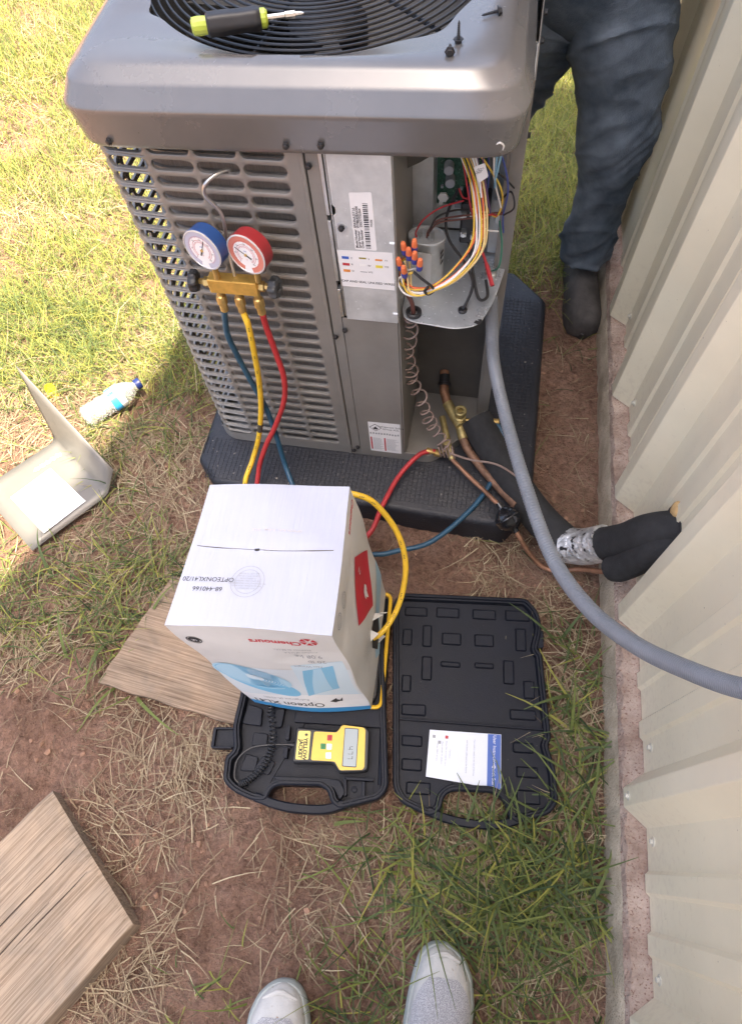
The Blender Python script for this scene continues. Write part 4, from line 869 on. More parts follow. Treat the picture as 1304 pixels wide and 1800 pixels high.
flat('display_bezel', [(-.1315, .2225), (-.1025, .2245), (-.0965, .1505), (-.1255, .1485)], .0549, M['black'])
flat('display_screen', [(-.130, .221), (-.104, .223), (-.098, .152), (-.124, .150)], .0553, mat('grey_liquid_crystal', (.30, .35, .36), .25), r_=.002)
for poly, mm, body in (([(-.164, .204), (-.154, .205), (-.153, .194), (-.163, .193)], m_redk, 'OFF'), ([(-.175, .186), (-.164, .187), (-.163, .176), (-.173, .175)], mat('print_green', (.03, .22, .07), .5), 'ON'), ([(-.163, .187), (-.152, .188), (-.151, .177), (-.161, .176)], M['white'], 'C/F'), ([(-.162, .170), (-.151, .172), (-.149, .160), (-.160, .159)], M['white'], 'ZERO')):
    flat('button', poly, .0552, mm, r_=.0015); cxy = [sum(q[k] for q in poly) / 4 for k in (0, 1)]
    text('printed_text', body, .0035, Matrix.Translation((*cxy, .0554)) @ Matrix.Rotation(R(-84), 4, 'Z'), M['ink'], disp)
RT = lambda x, y, z: Matrix.Translation((x, y, z)) @ Matrix.Rotation(R(-84), 4, 'Z')
text('printed_text', 'YELLOW', .0108, RT(-.2045, .171, .0547), M['ink'], disp, bold=.0004); text('printed_text', 'JACKET', .0108, RT(-.2135, .170, .0547), M['ink'], disp, bold=.0004)
b = B(); b.add([Vector((-.2065 + .0045 * math.cos(t) * (1 if k % 2 else .45), .1985 + .004 * math.sin(t) * (1 if k % 2 else .45), .0547)) for k, t in enumerate([2 * math.pi * k / 14 for k in range(14)])], [tuple(range(14))]); b.obj('brand_emblem', M['ink'], disp)
def seg(T, chars, h, m_):
    S = dict(a=(0, 1, .5, 1), b=(.5, .5, .5, 1), c=(.5, 0, .5, .5), d=(0, 0, .5, 0), e=(0, 0, 0, .5), f=(0, .5, 0, 1), g=(0, .5, .5, .5)); D = {'4': 'fgbc', '7': 'abc', '.': ''}
    b = B(); x0 = 0
    for ch in chars:
        for s_ in D[ch]:
            x_0, y_0, x_1, y_1 = [q * h for q in S[s_]]; wd = .0006; dx, dy = (wd, 0) if x_0 == x_1 else (0, wd)
            b.add([T @ Vector((x0 + x_0 - dx, y_0 - dy, 0)), T @ Vector((x0 + x_1 + dx, y_0 - dy if x_0 != x_1 else y_1, 0)), T @ Vector((x0 + x_1 + dx, y_1 + dy, 0)), T @ Vector((x0 + x_0 - dx, y_1 + dy if x_0 != x_1 else y_1, 0))], [(0, 1, 2, 3)])
        x0 += h * .85
    return b.obj('lcd_digits', m_, disp)
seg(RT(-.120, .187, .0555), '477', .0105, M['ink'])
cc = spline([(x, y, z) for x, y, z in ((-.291, .255, .052), (-.289, .235, .052), (-.276, .197, .050), (-.273, .164, .048), (-.278, .136, .048), (-.293, .113, .046), (-.310, .096, .044), (-.323, .090, .042))], 34); hx = []
for i, q in enumerate(cc):
    t = (cc[min(i + 1, len(cc) - 1)] - cc[max(i - 1, 0)]).normalized(); a = Vector((-t.y, t.x, 0)).normalized(); c_ = t.cross(a); ph = i * .80
    hx.append(q + a * math.cos(ph) * .0062 + c_ * math.sin(ph) * .0062)
b = B(); b.tube(hx, .0016, n=6); b.obj('coiled_cord', M['black'], disp, smooth=True)
b = B(); b.tube(spline([(-.323, .090, .042), (-.336, .102, .044), (-.337, .134, .046), (-.316, .158, .048), (-.283, .169, .048), (-.250, .175, .045), (-.228, .177, .042)], 8), .0017, n=6); b.lathe([(.0035, 0), (.004, .004), (.003, .012), (.0025, .016)], frame((-.228, .177, .042), (-1, 0, 0)), n=10); b.obj('thin_cord', M['black'], disp, smooth=True)

icard = thing('instruction_card', 'white and blue instruction card lying in the case lid', 'card')
CQ = [(.041, .247), (.187, .257), (.192, .152), (.042, .156)]
b = B(); b.prism(CQ[::-1], .0228, .0233); b.obj('card_sheet', mat('card_paper', (.70, .74, .82), .35, var=.02, vscale=20), icard)
b = B(); b.prism([(.160, .2545), (.1862, .2563), (.191, .1527), (.164, .1535)][::-1], .0233, .0236); b.obj('blue_band', mat('card_blue', (.05, .12, .42), .4), icard)
CT = lambda x, y: Matrix.Translation((x, y, .0238)) @ Matrix.Rotation(R(-88), 4, 'Z')
text('printed_text', 'User Instructions', .009, CT(.175, .222), M['white'], icard); text('printed_text', 'Quick Start', .009, CT(.176, .175), M['white'], icard)
for k, (x, body) in enumerate(((.135, 'Your scale is ready to use out of the box'), (.120, 'and has been calibrated at the factory'), (.086, 'Operation'), (.078, 'Press ON and wait for zero'), (.070, 'Place cylinder on platform'), (.060, 'Press ZERO to tare'))): text('printed_text', body, .0042, CT(x, .205), M['greyink'], icard)
for y, mm in ((.240, m_redk), (.228, M['greyink']), (.238, M['greyink'])): 
    b = B(); x = .074 if mm is m_redk else (.060 if y < .23 else .048); b.prism([(x, y - .006), (x + .006, y - .006), (x + .006, y), (x, y)], .0233, .0236); b.obj('key_icon', mm, icard)

# ---- boards
def wood(name, c1, c2, rot, sc):
    m = bpy.data.materials.new(name); m.use_nodes = True; n = m.node_tree; L = n.links; p = n.nodes['Principled BSDF']; p.inputs['Roughness'].default_value = .8; p.inputs['Specular IOR Level'].default_value = .25
    tc = n.nodes.new('ShaderNodeTexCoord'); mp = n.nodes.new('ShaderNodeMapping'); mp.inputs['Scale'].default_value = sc
    mp2 = n.nodes.new('ShaderNodeMapping'); mp2.inputs['Rotation'].default_value = (0, 0, rot); L.new(tc.outputs['Object'], mp2.inputs[0]); L.new(mp2.outputs[0], mp.inputs[0])
    def nz(s_, d, src): q = n.nodes.new('ShaderNodeTexNoise'); q.inputs['Scale'].default_value = s_; q.inputs['Detail'].default_value = d; q.inputs['Roughness'].default_value = .65; q.inputs['Distortion'].default_value = .4; L.new(src, q.inputs['Vector']); return q.outputs['Fac']
    g, big = nz(1.0, 9, mp.outputs[0]), nz(9, 3, tc.outputs['Object'])
    rp = n.nodes.new('ShaderNodeValToRGB'); e = rp.color_ramp.elements; e[0].position, e[0].color = .34, (*c1, 1); e[1].position, e[1].color = .60, (*c2, 1); L.new(g, rp.inputs[0])
    r2 = n.nodes.new('ShaderNodeValToRGB'); e = r2.color_ramp.elements; e[0].position, e[0].color = .3, (.62, .64, .66, 1); e[1].position, e[1].color = .7, (1.12, 1.04, .95, 1); L.new(big, r2.inputs[0])
    mx = n.nodes.new('ShaderNodeMix'); mx.data_type = 'RGBA'; mx.blend_type = 'MULTIPLY'; mx.inputs[0].default_value = .8; L.new(rp.outputs[0], mx.inputs[6]); L.new(r2.outputs[0], mx.inputs[7])
    L.new(mx.outputs[2], p.inputs['Base Color'])
    bp = n.nodes.new('ShaderNodeBump'); bp.inputs['Distance'].default_value = .0016; L.new(g, bp.inputs['Height']); L.new(bp.outputs[0], p.inputs['Normal']); return m
wd1 = thing('plywood_board', 'weathered flat board lying under the scale case', 'board')
Q1 = [(-.684, .250), (-.30, .195), (-.215, .45), (-.588, .512)]
b = B(); N = 14; q = [Vector(k) for k in Q1]
for z in (.018, -.010): b.add([(*(((q[0] * (1 - i / N) + q[1] * i / N) * (1 - j / N) + (q[3] * (1 - i / N) + q[2] * i / N) * j / N) + Vector((.0016 * math.sin(j * 2.1 + i), .0016 * math.sin(i * 1.7)))), z - .010 * (i / N)) for j in range(N + 1) for i in range(N + 1)], [(j * (N + 1) + i, j * (N + 1) + i + 1, (j + 1) * (N + 1) + i + 1, (j + 1) * (N + 1) + i) for j in range(N) for i in range(N)])
n1 = (N + 1) ** 2; per = [i for i in range(N)] + [j * (N + 1) + N for j in range(N)] + [N * (N + 1) + i for i in range(N, 0, -1)] + [j * (N + 1) for j in range(N, 0, -1)]
for k in range(len(per)): b.f.append((per[k], per[(k + 1) % len(per)], per[(k + 1) % len(per)] + n1, per[k] + n1)); b.m.append(0)
b.obj('board', wood('weathered_board', (.175, .125, .085), (.365, .28, .205), R(8), (7, 330, 10)), wd1)
wd2 = thing('wood_plank', 'thick pale plank end at the bottom left corner', 'plank')
d_ = Vector((-.55, -.835)); e0, e1 = Vector((-.694, .028)), Vector((-.462, -.170)); rb = random.Random(4)
b = B(); rings = []
dn = (e1 - e0).normalized()
for k in range(15):
    s_ = .012 if k == 0 else k * .05; o0, o1 = e0 + d_ * s_, e1 + d_ * s_; j = .0018 * rb.uniform(-1, 1); c_ = .004 if k == 0 else .003
    top, bot = .044 - (.003 if k == 0 else 0), -.006
    rings.append([(*(o0 - dn * (-.002 + j)).to_tuple(), bot), (*(o0 + dn * j).to_tuple(), top - .004), (*(o0 + dn * c_).to_tuple(), top), (*(o0.lerp(o1, .33)).to_tuple(), top + .0008), (*(o0.lerp(o1, .66)).to_tuple(), top + .0005), (*(o1 - dn * c_).to_tuple(), top), (*(o1 + dn * j).to_tuple(), top - .004), (*(o1 + dn * .006).to_tuple(), bot)])
f0 = [(x - d_.x * .010, y - d_.y * .010, z - (.003 if z > 0 else 0)) for x, y, z in rings[0]]
b.loft([f0] + rings); b.obj('plank', wood('pale_plank', (.20, .15, .105), (.41, .33, .25), R(-56.6), (6, 300, 80)), wd2)
b = B()
for (t0, s0, s1) in ((.40, .0, .34), (.52, .10, .40), (.56, .02, .2)):
    pts = [e0.lerp(e1, t0 + .004 * math.sin(s_ * 30)) + d_ * s_ for s_ in [s0 + (s1 - s0) * k / 10 for k in range(11)]]
    w_ = [.0011 * math.sin(math.pi * min(1, (k + 1) / 11)) for k in range(11)]
    b.add([(*(p_ - dn * w).to_tuple(), .0462) for p_, w in zip(pts, w_)] + [(*(p_ + dn * w).to_tuple(), .0462) for p_, w in zip(pts, w_)], [(k, k + 1, 12 + k, 11 + k) for k in range(10)])
b.obj('drying_crack', mat('crack_shadow', (.05, .035, .025), .95), wd2)

# ---- removed corner panel
pan_ = thing('access_panel', 'removed grey corner panel bent in an L with white paper label on the ground', 'access panel')
Aq, Bq, Cq, Dq = Vector((-1.0, .845, .012)), Vector((-.812, .703, .012)), Vector((-.945, .532, .014)), Vector((-1.135, .672, .020))
At, Bt = Vector((-1.046, .932, .205)), Vector((-.795, .752, .060))
b = B(); N = 10; rows = []
for i in range(N + 1):
    s_ = i / N; f0 = Aq.lerp(Bq, s_); d0 = Dq.lerp(Cq, s_); t0 = At.lerp(Bt, s_ ** 1.25)
    col = [d0.lerp(f0, k / 6 * .90) for k in range(7)]
    c0_, c2_ = col[-1], f0.lerp(t0, .12)
    for k in range(1, 6): t = k / 5; col.append(c0_ * (1 - t) ** 2 + f0 * 2 * t * (1 - t) + c2_ * t * t)
    for k in range(1, 5): col.append(c2_.lerp(t0, k / 4))
    rows.append(col)
m = len(rows[0]); b.add([q for r_ in rows for q in r_], [(i * m + j, i * m + j + 1, (i + 1) * m + j + 1, (i + 1) * m + j) for i in range(N) for j in range(m - 1)])
b.obj('bent_sheet', mat('panel_paint', (.150, .140, .124), .42, .15, var=.08, vscale=10), pan_, smooth=True, angle=60, solid=.0025)
def on_panel(p, z=.0035): 
    e1_, e2_ = (Bq - Aq).xy, (Dq - Aq).xy; v = Vector(p) - Aq.xy; det = e1_.x * e2_.y - e1_.y * e2_.x
    s_, t_ = (v.x * e2_.y - v.y * e2_.x) / det, (e1_.x * v.y - e1_.y * v.x) / det
    return Aq + (Bq - Aq) * s_ + (Dq - Aq) * t_ + Vector((0, 0, z))
PL = [(-1.05, .662), (-.983, .758), (-.86, .678), (-.93, .578)]
b = B(); b.add([on_panel(p) for p in PL], [(0, 1, 2, 3)]); b.obj('paper_label', M['white'], pan_)
b = B(); rb = random.Random(2); q = [Vector(p) for p in PL]
for k in range(46):
    t = .06 + rb.randrange(26) * .034; s0 = rb.uniform(.05, .75); s1 = min(.95, s0 + rb.uniform(.06, .25)); hh_ = .010
    f = lambda s_, t_: (q[0] * (1 - s_) + q[3] * s_) * (1 - t_) + (q[1] * (1 - s_) + q[2] * s_) * t_
    b.add([on_panel(f(s0, t), .0042), on_panel(f(s1, t), .0042), on_panel(f(s1, t + hh_), .0042), on_panel(f(s0, t + hh_), .0042)], [(0, 1, 2, 3)])
b.obj('fine_print', M['greyink'], pan_)
b = B()
for k in range(5): b.add([on_panel((-.985 - .010 * k + .004 * rb.random(), .800 - .012 * k), .0045), on_panel((-.972 - .010 * k, .806 - .012 * k), .0045), on_panel((-.968 - .010 * k, .797 - .012 * k), .0045), on_panel((-.980 - .010 * k, .790 - .012 * k), .0045)], [(0, 1, 2, 3)])
b.obj('worn_patch', M['white'], pan_)

# ---- water bottle, lying
bot = thing('water_bottle', 'crumpled clear water bottle with blue label and dark blue cap lying in the grass', 'bottle')
T = frame((-.935, .905, .036), Vector((.112, .116, .012)), (0, 0, 1)); Lb = .165
m_pet = bpy.data.materials.new('clear_plastic'); m_pet.use_nodes = True; pn = m_pet.node_tree.nodes['Principled BSDF']
pn.inputs['Base Color'].default_value = (.95, .97, 1, 1); pn.inputs['Roughness'].default_value = .12; pn.inputs['Transmission Weight'].default_value = .82; pn.inputs['IOR'].default_value = 1.2
prof = [(.018, 0), (.026, .002), (.030, .008)]
for k in range(9): prof += [(.0305, .012 + k * .0075), (.0285, .0155 + k * .0075)]
prof += [(.031, .082), (.031, .118), (.030, .121), (.0275, .132), (.020, .146), (.0135, .153), (.0125, .158)]
b = B(); rg = []; n = 28
for i, (r_, h) in enumerate(prof): rg.append([T @ Vector(((r_ + .0018 * math.sin(3 * t + i * .7)) * math.cos(t), (r_ * .94 + .0015 * math.sin(2 * t + i)) * math.sin(t), h)) for t in [2 * math.pi * k / n for k in range(n)]])
b.loft(rg); b.obj('bottle_body', m_pet, bot, smooth=True, angle=50)
b = B(); b.lathe([(.0318, .082), (.0318, .101)], T, n=28, cap=False); b.obj('blue_label', mat('label_blue', (.04, .32, .62), .4, var=.2, vscale=60), bot, smooth=True)
b = B(); b.lathe([(.0318, .101), (.0318, .118)], T, n=28, cap=False); b.obj('white_label', M['white'], bot, smooth=True)
b = B(); b.lathe([(.0145, .158), (.015, .159), (.015, .172), (.0135, .1735)], T, n=20); b.obj('bottle_cap', mat('cap_navy', (.012, .025, .12), .4), bot, smooth=True, angle=30)
tag_ = thing('plastic_tag', 'small yellow plastic tag standing behind the bent corner panel', 'tag')
b = B(); b.prism(rpoly([(-.014, 0), (.014, 0), (.013, .038), (.006, .046), (-.008, .045), (-.014, .036)], .006, 3), -.001, .001, T=Matrix.Translation((-1.062, .985, .0)) @ Matrix.Rotation(R(25), 4, 'Z') @ Matrix.Rotation(R(70), 4, 'X')); b.obj('tag_plate', mat('bright_yellow', (.80, .62, .02), .5), tag_)

# ---- screwdriver and loose screws on the cap
sd = thing('screwdriver', 'black and lime screwdriver lying across the fan guard', 'screwdriver')
m_lime = mat('lime_plastic', (.42, .52, .06), .3, coat=.3)
p0, p1 = A(-.160, .064, .932), A(-.022, .1160, .926); T = frame(p0, p1 - p0) @ Matrix.Diagonal((.86, .86, .93, 1))
b = B(); b.lathe([(.009, 0), (.0125, .002), (.0135, .010), (.0125, .024), (.0125, .026)], T, n=14); b.obj('handle_end', m_lime, sd, smooth=True, angle=25)
b = B(); rg = []; n = 36
for (r_, h) in ((.0135, .022), (.0165, .025), (.0168, .045), (.0158, .07), (.0168, .092), (.0165, .098), (.0145, .1)): rg.append([T @ Vector(((r_ + .0007 * math.cos(6 * t)) * math.cos(t), (r_ + .0007 * math.cos(6 * t)) * math.sin(t), h)) for t in [2 * math.pi * k / n for k in range(n)]])
b.loft(rg); b.obj('rubber_grip', M['black'], sd, smooth=True)
b = B(); b.lathe([(.0135, .098), (.0140, .101), (.0140, .107), (.011, .110)], T, n=14); b.obj('handle_collar', m_lime, sd, smooth=True, angle=25)
b = B(); b.lathe([(.0042, .108), (.0042, .135), (.0055, .136), (.0055, .150), (.0036, .151), (.0032, .158), (.0012, .163)], T, n=8); b.obj('shaft', M['chrome'], sd, smooth=True, angle=30)
def screw(u, v, w, z, label):
    o = thing('sheet_metal_screw', label, 'screw', group='loose screws left on the cap')
    T = frame(A(u, v, w), AR @ Vector(z))
    b = B(); b.lathe([(.0068, 0), (.0068, .0012), (.0045, .0018), (.0045, .005), (.0038, .0055)], T, n=6); b.obj('screw_head', M['black'], o)
    b = B(); b.lathe([(.0022, 0)] + [((.0026 if k % 2 else .0018) * (1 - .02 * k), -.0012 * k) for k in range(1, 16)] + [(.0003, -.022)], T, n=10); b.obj('screw_thread', M['black'], o, smooth=True)
screw(.195, .085, .9165, (0, 0, -1), 'small dark screw standing point up, middle one on the cap corner')
screw(.188, .052, .918, (.1, -1, .1), 'dark screw lying with its head to the viewer, lowest on the cap corner')
screw(.240, .150, .918, (.9, .2, .15), 'dark screw lying sideways near the right rim of the cap')

# ---- line set, drier, conduit, thermostat cable
ls_ = thing('refrigerant_lines', 'black insulated and copper refrigerant lines running into the wall', 'pipes')
INS = [(.075, .955, .135), (.122, .889, .11), (.173, .818, .095), (.242, .735, .082), (.304, .673, .088)]
b = B(); b.tube(spline(INS, 8), .039, n=18); b.obj('pipe_insulation', M['rubber'], ls_, smooth=True)
m_foil = mat('aluminium_foil_tape', (.72, .72, .71), .34, .65, var=.45, vscale=35, bump=.006, bscale=90, rvar=.12, speck=((.05, .05, .05), 55, .60))
b = B(); b.tube(spline([(.302, .672, .088), (.334, .660, .115), (.366, .651, .163)], 8), .0405, n=20); b.obj('foil_tape', m_foil, ls_, smooth=True)
b = B(); b.tube(spline([(.352, .655, .140), (.372, .645, .175), (.392, .628, .235), (.415, .612, .315), (.47, .60, .365)], 8), lambda t: .037, n=18); b.obj('pipe_insulation', M['rubber'], ls_, smooth=True)
b = B(); b.tube(spline([(.378, .592, .165), (.395, .588, .205), (.412, .58, .275), (.432, .575, .325), (.48, .575, .355)], 8), lambda t: .031 * (.86 + .14 * min(1, t * 10)), n=18); b.obj('pipe_insulation', M['rubber'], ls_, smooth=True)
b = B(); b.lathe([(.048, 0), (.05, .003)], frame((.4385, .60, .345), (-1, 0, 0)) @ Matrix.Diagonal((1, .9, 1, 1)), n=24); b.obj('wall_opening', M['ink'], ls_)
b = B(); b.lathe([(.016, 0), (.017, .006), (.013, .010), (.004, .013)], frame((.440, .628, .378), (-1, .0, .2)), n=12); b.obj('foam_sealant', mat('tan_foam', (.55, .36, .16), .8, var=.2, vscale=60, bump=.004, bscale=90), ls_, smooth=True)
b = B(); b.tube(spline([A(.232, -.004, .03), (.040, .842, .108), (.075, .808, .108), (.11, .772, .116), (.148, .730, .124)], 8), .0052, n=10); b.tube(spline([(.185, .690, .102), (.208, .668, .078), (.235, .652, .045), (.262, .640, .026), (.295, .632, .028), (.340, .630, .060), (.372, .606, .115), (.390, .594, .165)], 8), .0058, n=10); b.obj('liquid_line', M['copper'], ls_, smooth=True)
b = B(); b.tube(spline([A(.250, .052, .04), (.066, .882, .108), (.105, .838, .098), (.15, .79, .096), (.185, .752, .10)], 8), .010, n=12); b.obj('suction_line', M['copperdull'], ls_, smooth=True)
b = B(); T = frame((.148, .730, .124), Vector((.034, -.038, -.020)))
b.lathe([(.0065, -.012), (.008, -.002), (.0085, .004), (.020, .010), (.028, .019), (.0295, .026), (.0305, .0265), (.0305, .029), (.0295, .0295), (.028, .040), (.020, .050), (.0085, .056), (.007, .066)], T, n=28); dr = b.obj('filter_drier', M['blackgloss'], ls_, smooth=True, angle=60)
b = B(); rg = []
for (r_, h) in ((.0299, .030), (.0286, .040), (.0248, .046)): rg.append([T @ Vector((r_ * math.cos(t), r_ * math.sin(t), h)) for t in [R(195 + 7 * k) for k in range(9)]])
b.loft(rg, cap=False, closed=False); b.obj('drier_label', M['white'], dr, smooth=True)
cd = thing('flexible_conduit', 'grey flexible electrical conduit curving from the air conditioner to the wall', 'conduit')
cpts = [tuple(A(.276, .085, .472)), (.070, .922, .505), (.085, .875, .44), (.120, .772, .40), (.160, .615, .42), (.200, .470, .46), (.243, .367, .52), (.289, .301, .58), (.331, .258, .64), (.369, .226, .70), (.395, .205, .78), (.40, .19, .88), (.40, .185, 1.05)]
P = spline(cpts, 26); b = B(); b.tube(P, .0120, n=16)
m_con = mat('grey_pvc_conduit', (.185, .20, .222), .38, 0, var=.08, vscale=20, rvar=.05)
b.obj('conduit_sheath', m_con, cd, smooth=True)
b = B()
for i in range(3, len(P) - 3, 1):
    t = (P[i + 1] - P[i - 1]).normalized(); a = t.cross(Vector((0, 0, 1))).normalized(); c_ = t.cross(a); rg = []
    b.tube([P[i] + (a * math.cos(k * math.pi / 8) + c_ * math.sin(k * math.pi / 8)) * .0118 for k in range(17)], .0009, n=4, cap=False)
b.obj('conduit_ribs', m_con, cd, smooth=True)
b = B(); b.box(.385, .4385, .12, .25, 1.05, 1.28); b.obj('disconnect_box', mat('box_grey', (.35, .36, .36), .5), cd, bevel=.004)
tc_ = thing('thermostat_cable', 'thin brown thermostat cable lying over the insulated pipe', 'cable')
b = B(); b.tube(spline([A(.225, .004, .045), (.045, .852, .125), (.077, .839, .135), (.131, .830, .142), (.180, .808, .132), (.222, .775, .118), (.262, .760, .07), (.30, .735, .05), (.335, .70, .085), (.37, .675, .16), (.41, .645, .27), (.44, .625, .36)], 8), .0026, n=8); b.obj('cable', mat('brown_jacket', (.24, .17, .14), .55), tc_, smooth=True)

# ------------------------------------------------------------------ people
m_jean = mat('dark_blue_denim', (.082, .108, .140), .85, 0, var=.30, vscale=9, col2=(.17, .205, .245), bump=.0012, bscale=420, spec=.2)
m_boot = mat('worn_dark_boot_leather', (.060, .054, .050), .75, 0, var=.4, vscale=18, bump=.0015, bscale=120)
def leg_rings(pts, radii, nr=110, n=64, fold=.010, seed=1, squash=.92):
    P = spline(pts, nr // (len(pts) - 1)); rg = []; m = len(P)
    rs = np.interp(np.linspace(0, 1, m), np.linspace(0, 1, len(radii)), radii)
    F, TH = np.meshgrid(np.arange(m) / m, 2 * np.pi * np.arange(n) / n, indexing='ij')
    cx_, sx_ = np.cos(TH), np.sin(TH)
    def rid(a, b_, sd, pw): return (1 - np.abs(2 * vnoise(a, b_, 1.0, sd) - 1)) ** pw
    soft = vnoise(4 + 1.5 * cx_ + F * 1.5, 6 + F * 8 + 1.3 * sx_, 1.0, seed) - .5
    crease = rid(9 + 1.1 * cx_ + F * 3, 5 + F * 15 + 1.8 * sx_, seed + 3, 2.6)          # slanting pulls across the leg
    fine = rid(7 + 1.6 * sx_ - F * 4, 8 + F * 30 + 2.4 * cx_, seed + 5, 2.2)
    env = .35 + 1.0 * np.exp(-((F - .42) / .13) ** 2) + 1.0 * np.exp(-((F - .93) / .09) ** 2) + .9 * np.exp(-((F - .05) / .14) ** 2)
    D = fold * (1.6 * soft + env * (1.05 * crease + .45 * fine) - .35)
    D += .0014 * np.exp(-(((TH - .15 + np.pi) % (2 * np.pi) - np.pi) / .05) ** 2)              # outer side seam
    D += .0018 * (F > .965)                                                                # hem
    for i, q in enumerate(P):
        t = (P[min(i + 1, m - 1)] - P[max(0, i - 1)]).normalized(); a = (Vector((1, 0, 0)) - t * t.x).normalized(); c_ = t.cross(a)
        rg.append([q + a * (cx_[i, k] * (rs[i] + D[i, k])) + c_ * (sx_[i, k] * (rs[i] + D[i, k]) * squash) for k in range(n)])
    return rg
man = thing('person', 'person in dark blue jeans and dark boots standing between air conditioner and wall', 'person')
b = B(); r1 = leg_rings([(.245, 1.56, .80), (.285, 1.54, .66), (.318, 1.52, .47), (.330, 1.53, .30), (.335, 1.535, .135)], [.115, .108, .082, .068, .066, .062], seed=4)
b.loft(r1)
b.obj('jeans_leg', m_jean, man, smooth=True, angle=80)
b = B(); r2 = leg_rings([(.165, 1.58, .80), (.118, 1.62, .66), (.07, 1.68, .46), (.05, 1.74, .30), (.04, 1.80, .135)], [.112, .105, .080, .068, .066, .062], seed=9)
b.loft(r2); b.obj('jeans_leg', m_jean, man, smooth=True, angle=80)
b = B(); rg = []
for (z, rx, ry, cy_) in ((.70, .10, .08, 1.575), (.74, .15, .105, 1.575), (.80, .185, .125, 1.57), (.88, .185, .13, 1.58), (.96, .17, .12, 1.59), (1.0, .165, .115, 1.595)):
    rg.append([(.205 + rx * math.cos(t) * (1 + .03 * math.sin(5 * t + z * 30)), cy_ + ry * math.sin(t), z) for t in [2 * math.pi * k / 36 for k in range(36)]])
b.loft(rg); b.obj('jeans_seat', m_jean, man, smooth=True, angle=80)
def boot(cx_, cy_, rot, parent):
    T = Matrix.Translation((cx_, cy_, 0)) @ Matrix.Rotation(rot, 4, 'Z'); b = B(); n = 24; rg = []
    # foot from heel (y=+.12) to toe (y=-.16)
    for (y, hw_, h, zc) in ((.115, .010, .05, .02), (.11, .034, .085, 0), (.07, .040, .11, 0), (.02, .041, .115, 0), (-.04, .045, .090, 0), (-.09, .050, .070, 0), (-.13, .051, .062, 0), (-.155, .042, .054, 0), (-.170, .022, .040, .002)):
        rg.append([T @ Vector((hw_ * math.copysign(abs(math.cos(t)) ** .8, math.cos(t)), y, .018 + zc + h * (max(0, math.sin(t)) ** .75) - .010 * (math.sin(t) < 0))) for t in [2 * math.pi * k / n for k in range(n)]])
    b.loft(rg); bt = b.obj('boot', m_boot, parent, smooth=True, angle=70)
    b = B(); rg = []
    for (z, rx, ry, y) in ((.06, .038, .055, .055), (.12, .040, .052, .06), (.18, .046, .054, .06), (.25, .050, .056, .06)): rg.append([T @ Vector((rx * math.cos(t), y + ry * math.sin(t), z)) for t in [2 * math.pi * k / n for k in range(n)]])
    b.loft(rg); b.obj('boot_shaft', m_boot, bt, smooth=True)
    sole = [(.036 * math.cos(t), .075 + .045 * math.sin(t)) for t in [math.pi * k / 10 for k in range(11)]] + [(-.038, .0), (-.048, -.06), (-.050, -.10), (-.038, -.15), (0, -.176), (.038, -.15), (.054, -.10), (.050, -.06), (.040, 0)]
    b = B(); b.prism(sole, -.004, .022, T=T); b.obj('boot_sole', M['black'], bt, bevel=.003)
boot(.345, 1.525, R(4), man); boot(.045, 1.80, R(12), man)
# upper body, out of the picture above the frame: one continuous skinned figure
me = bpy.data.meshes.new('upper_body')
jv = [(.205, 1.59, .98), (.20, 1.54, 1.18), (.195, 1.48, 1.36), (.195, 1.44, 1.45), (.195, 1.41, 1.54), (.195, 1.39, 1.64), (.37, 1.46, 1.33), (.40, 1.36, 1.14), (.30, 1.22, 1.08), (.02, 1.46, 1.33), (-.02, 1.34, 1.14), (.05, 1.20, 1.06)]
je = [(0, 1), (1, 2), (2, 3), (3, 4), (4, 5), (2, 6), (6, 7), (7, 8), (2, 9), (9, 10), (10, 11)]
me.from_pydata(jv, je, []); ub = bpy.data.objects.new('upper_body', me); C.objects.link(ub); ub.parent = man
ub.modifiers.new('skin', 'SKIN'); me.skin_vertices.new() if not me.skin_vertices else None
for i, r_ in enumerate((.145, .15, .15, .06, .085, .08, .06, .045, .035, .06, .045, .035)): me.skin_vertices[0].data[i].radius = (r_, r_ * .8)
me.skin_vertices[0].data[0].use_root = True
ub.modifiers.new('sub', 'SUBSURF').render_levels = 2; m_body = mat('shirt_skin_and_cap', (.12, .13, .14), .85); me.materials.append(m_body)
n_ = m_body.node_tree; tc = n_.nodes.new('ShaderNodeTexCoord'); sx = n_.nodes.new('ShaderNodeSeparateXYZ'); rp = n_.nodes.new('ShaderNodeValToRGB'); rp.color_ramp.interpolation = 'CONSTANT'
mr = n_.nodes.new('ShaderNodeMapRange'); mr.inputs['From Min'].default_value = 1.0; mr.inputs['From Max'].default_value = 2.0
e = rp.color_ramp.elements; e[0].position, e[0].color = 0, (.12, .13, .14, 1); e[1].position, e[1].color = .66, (.03, .03, .035, 1); q_ = e.new(.44); q_.color = (.42, .25, .17, 1)
n_.links.new(tc.outputs['Object'], sx.inputs[0]); n_.links.new(sx.outputs['Z'], mr.inputs[0]); n_.links.new(mr.outputs[0], rp.inputs[0]); n_.links.new(rp.outputs[0], n_.nodes['Principled BSDF'].inputs['Base Color'])

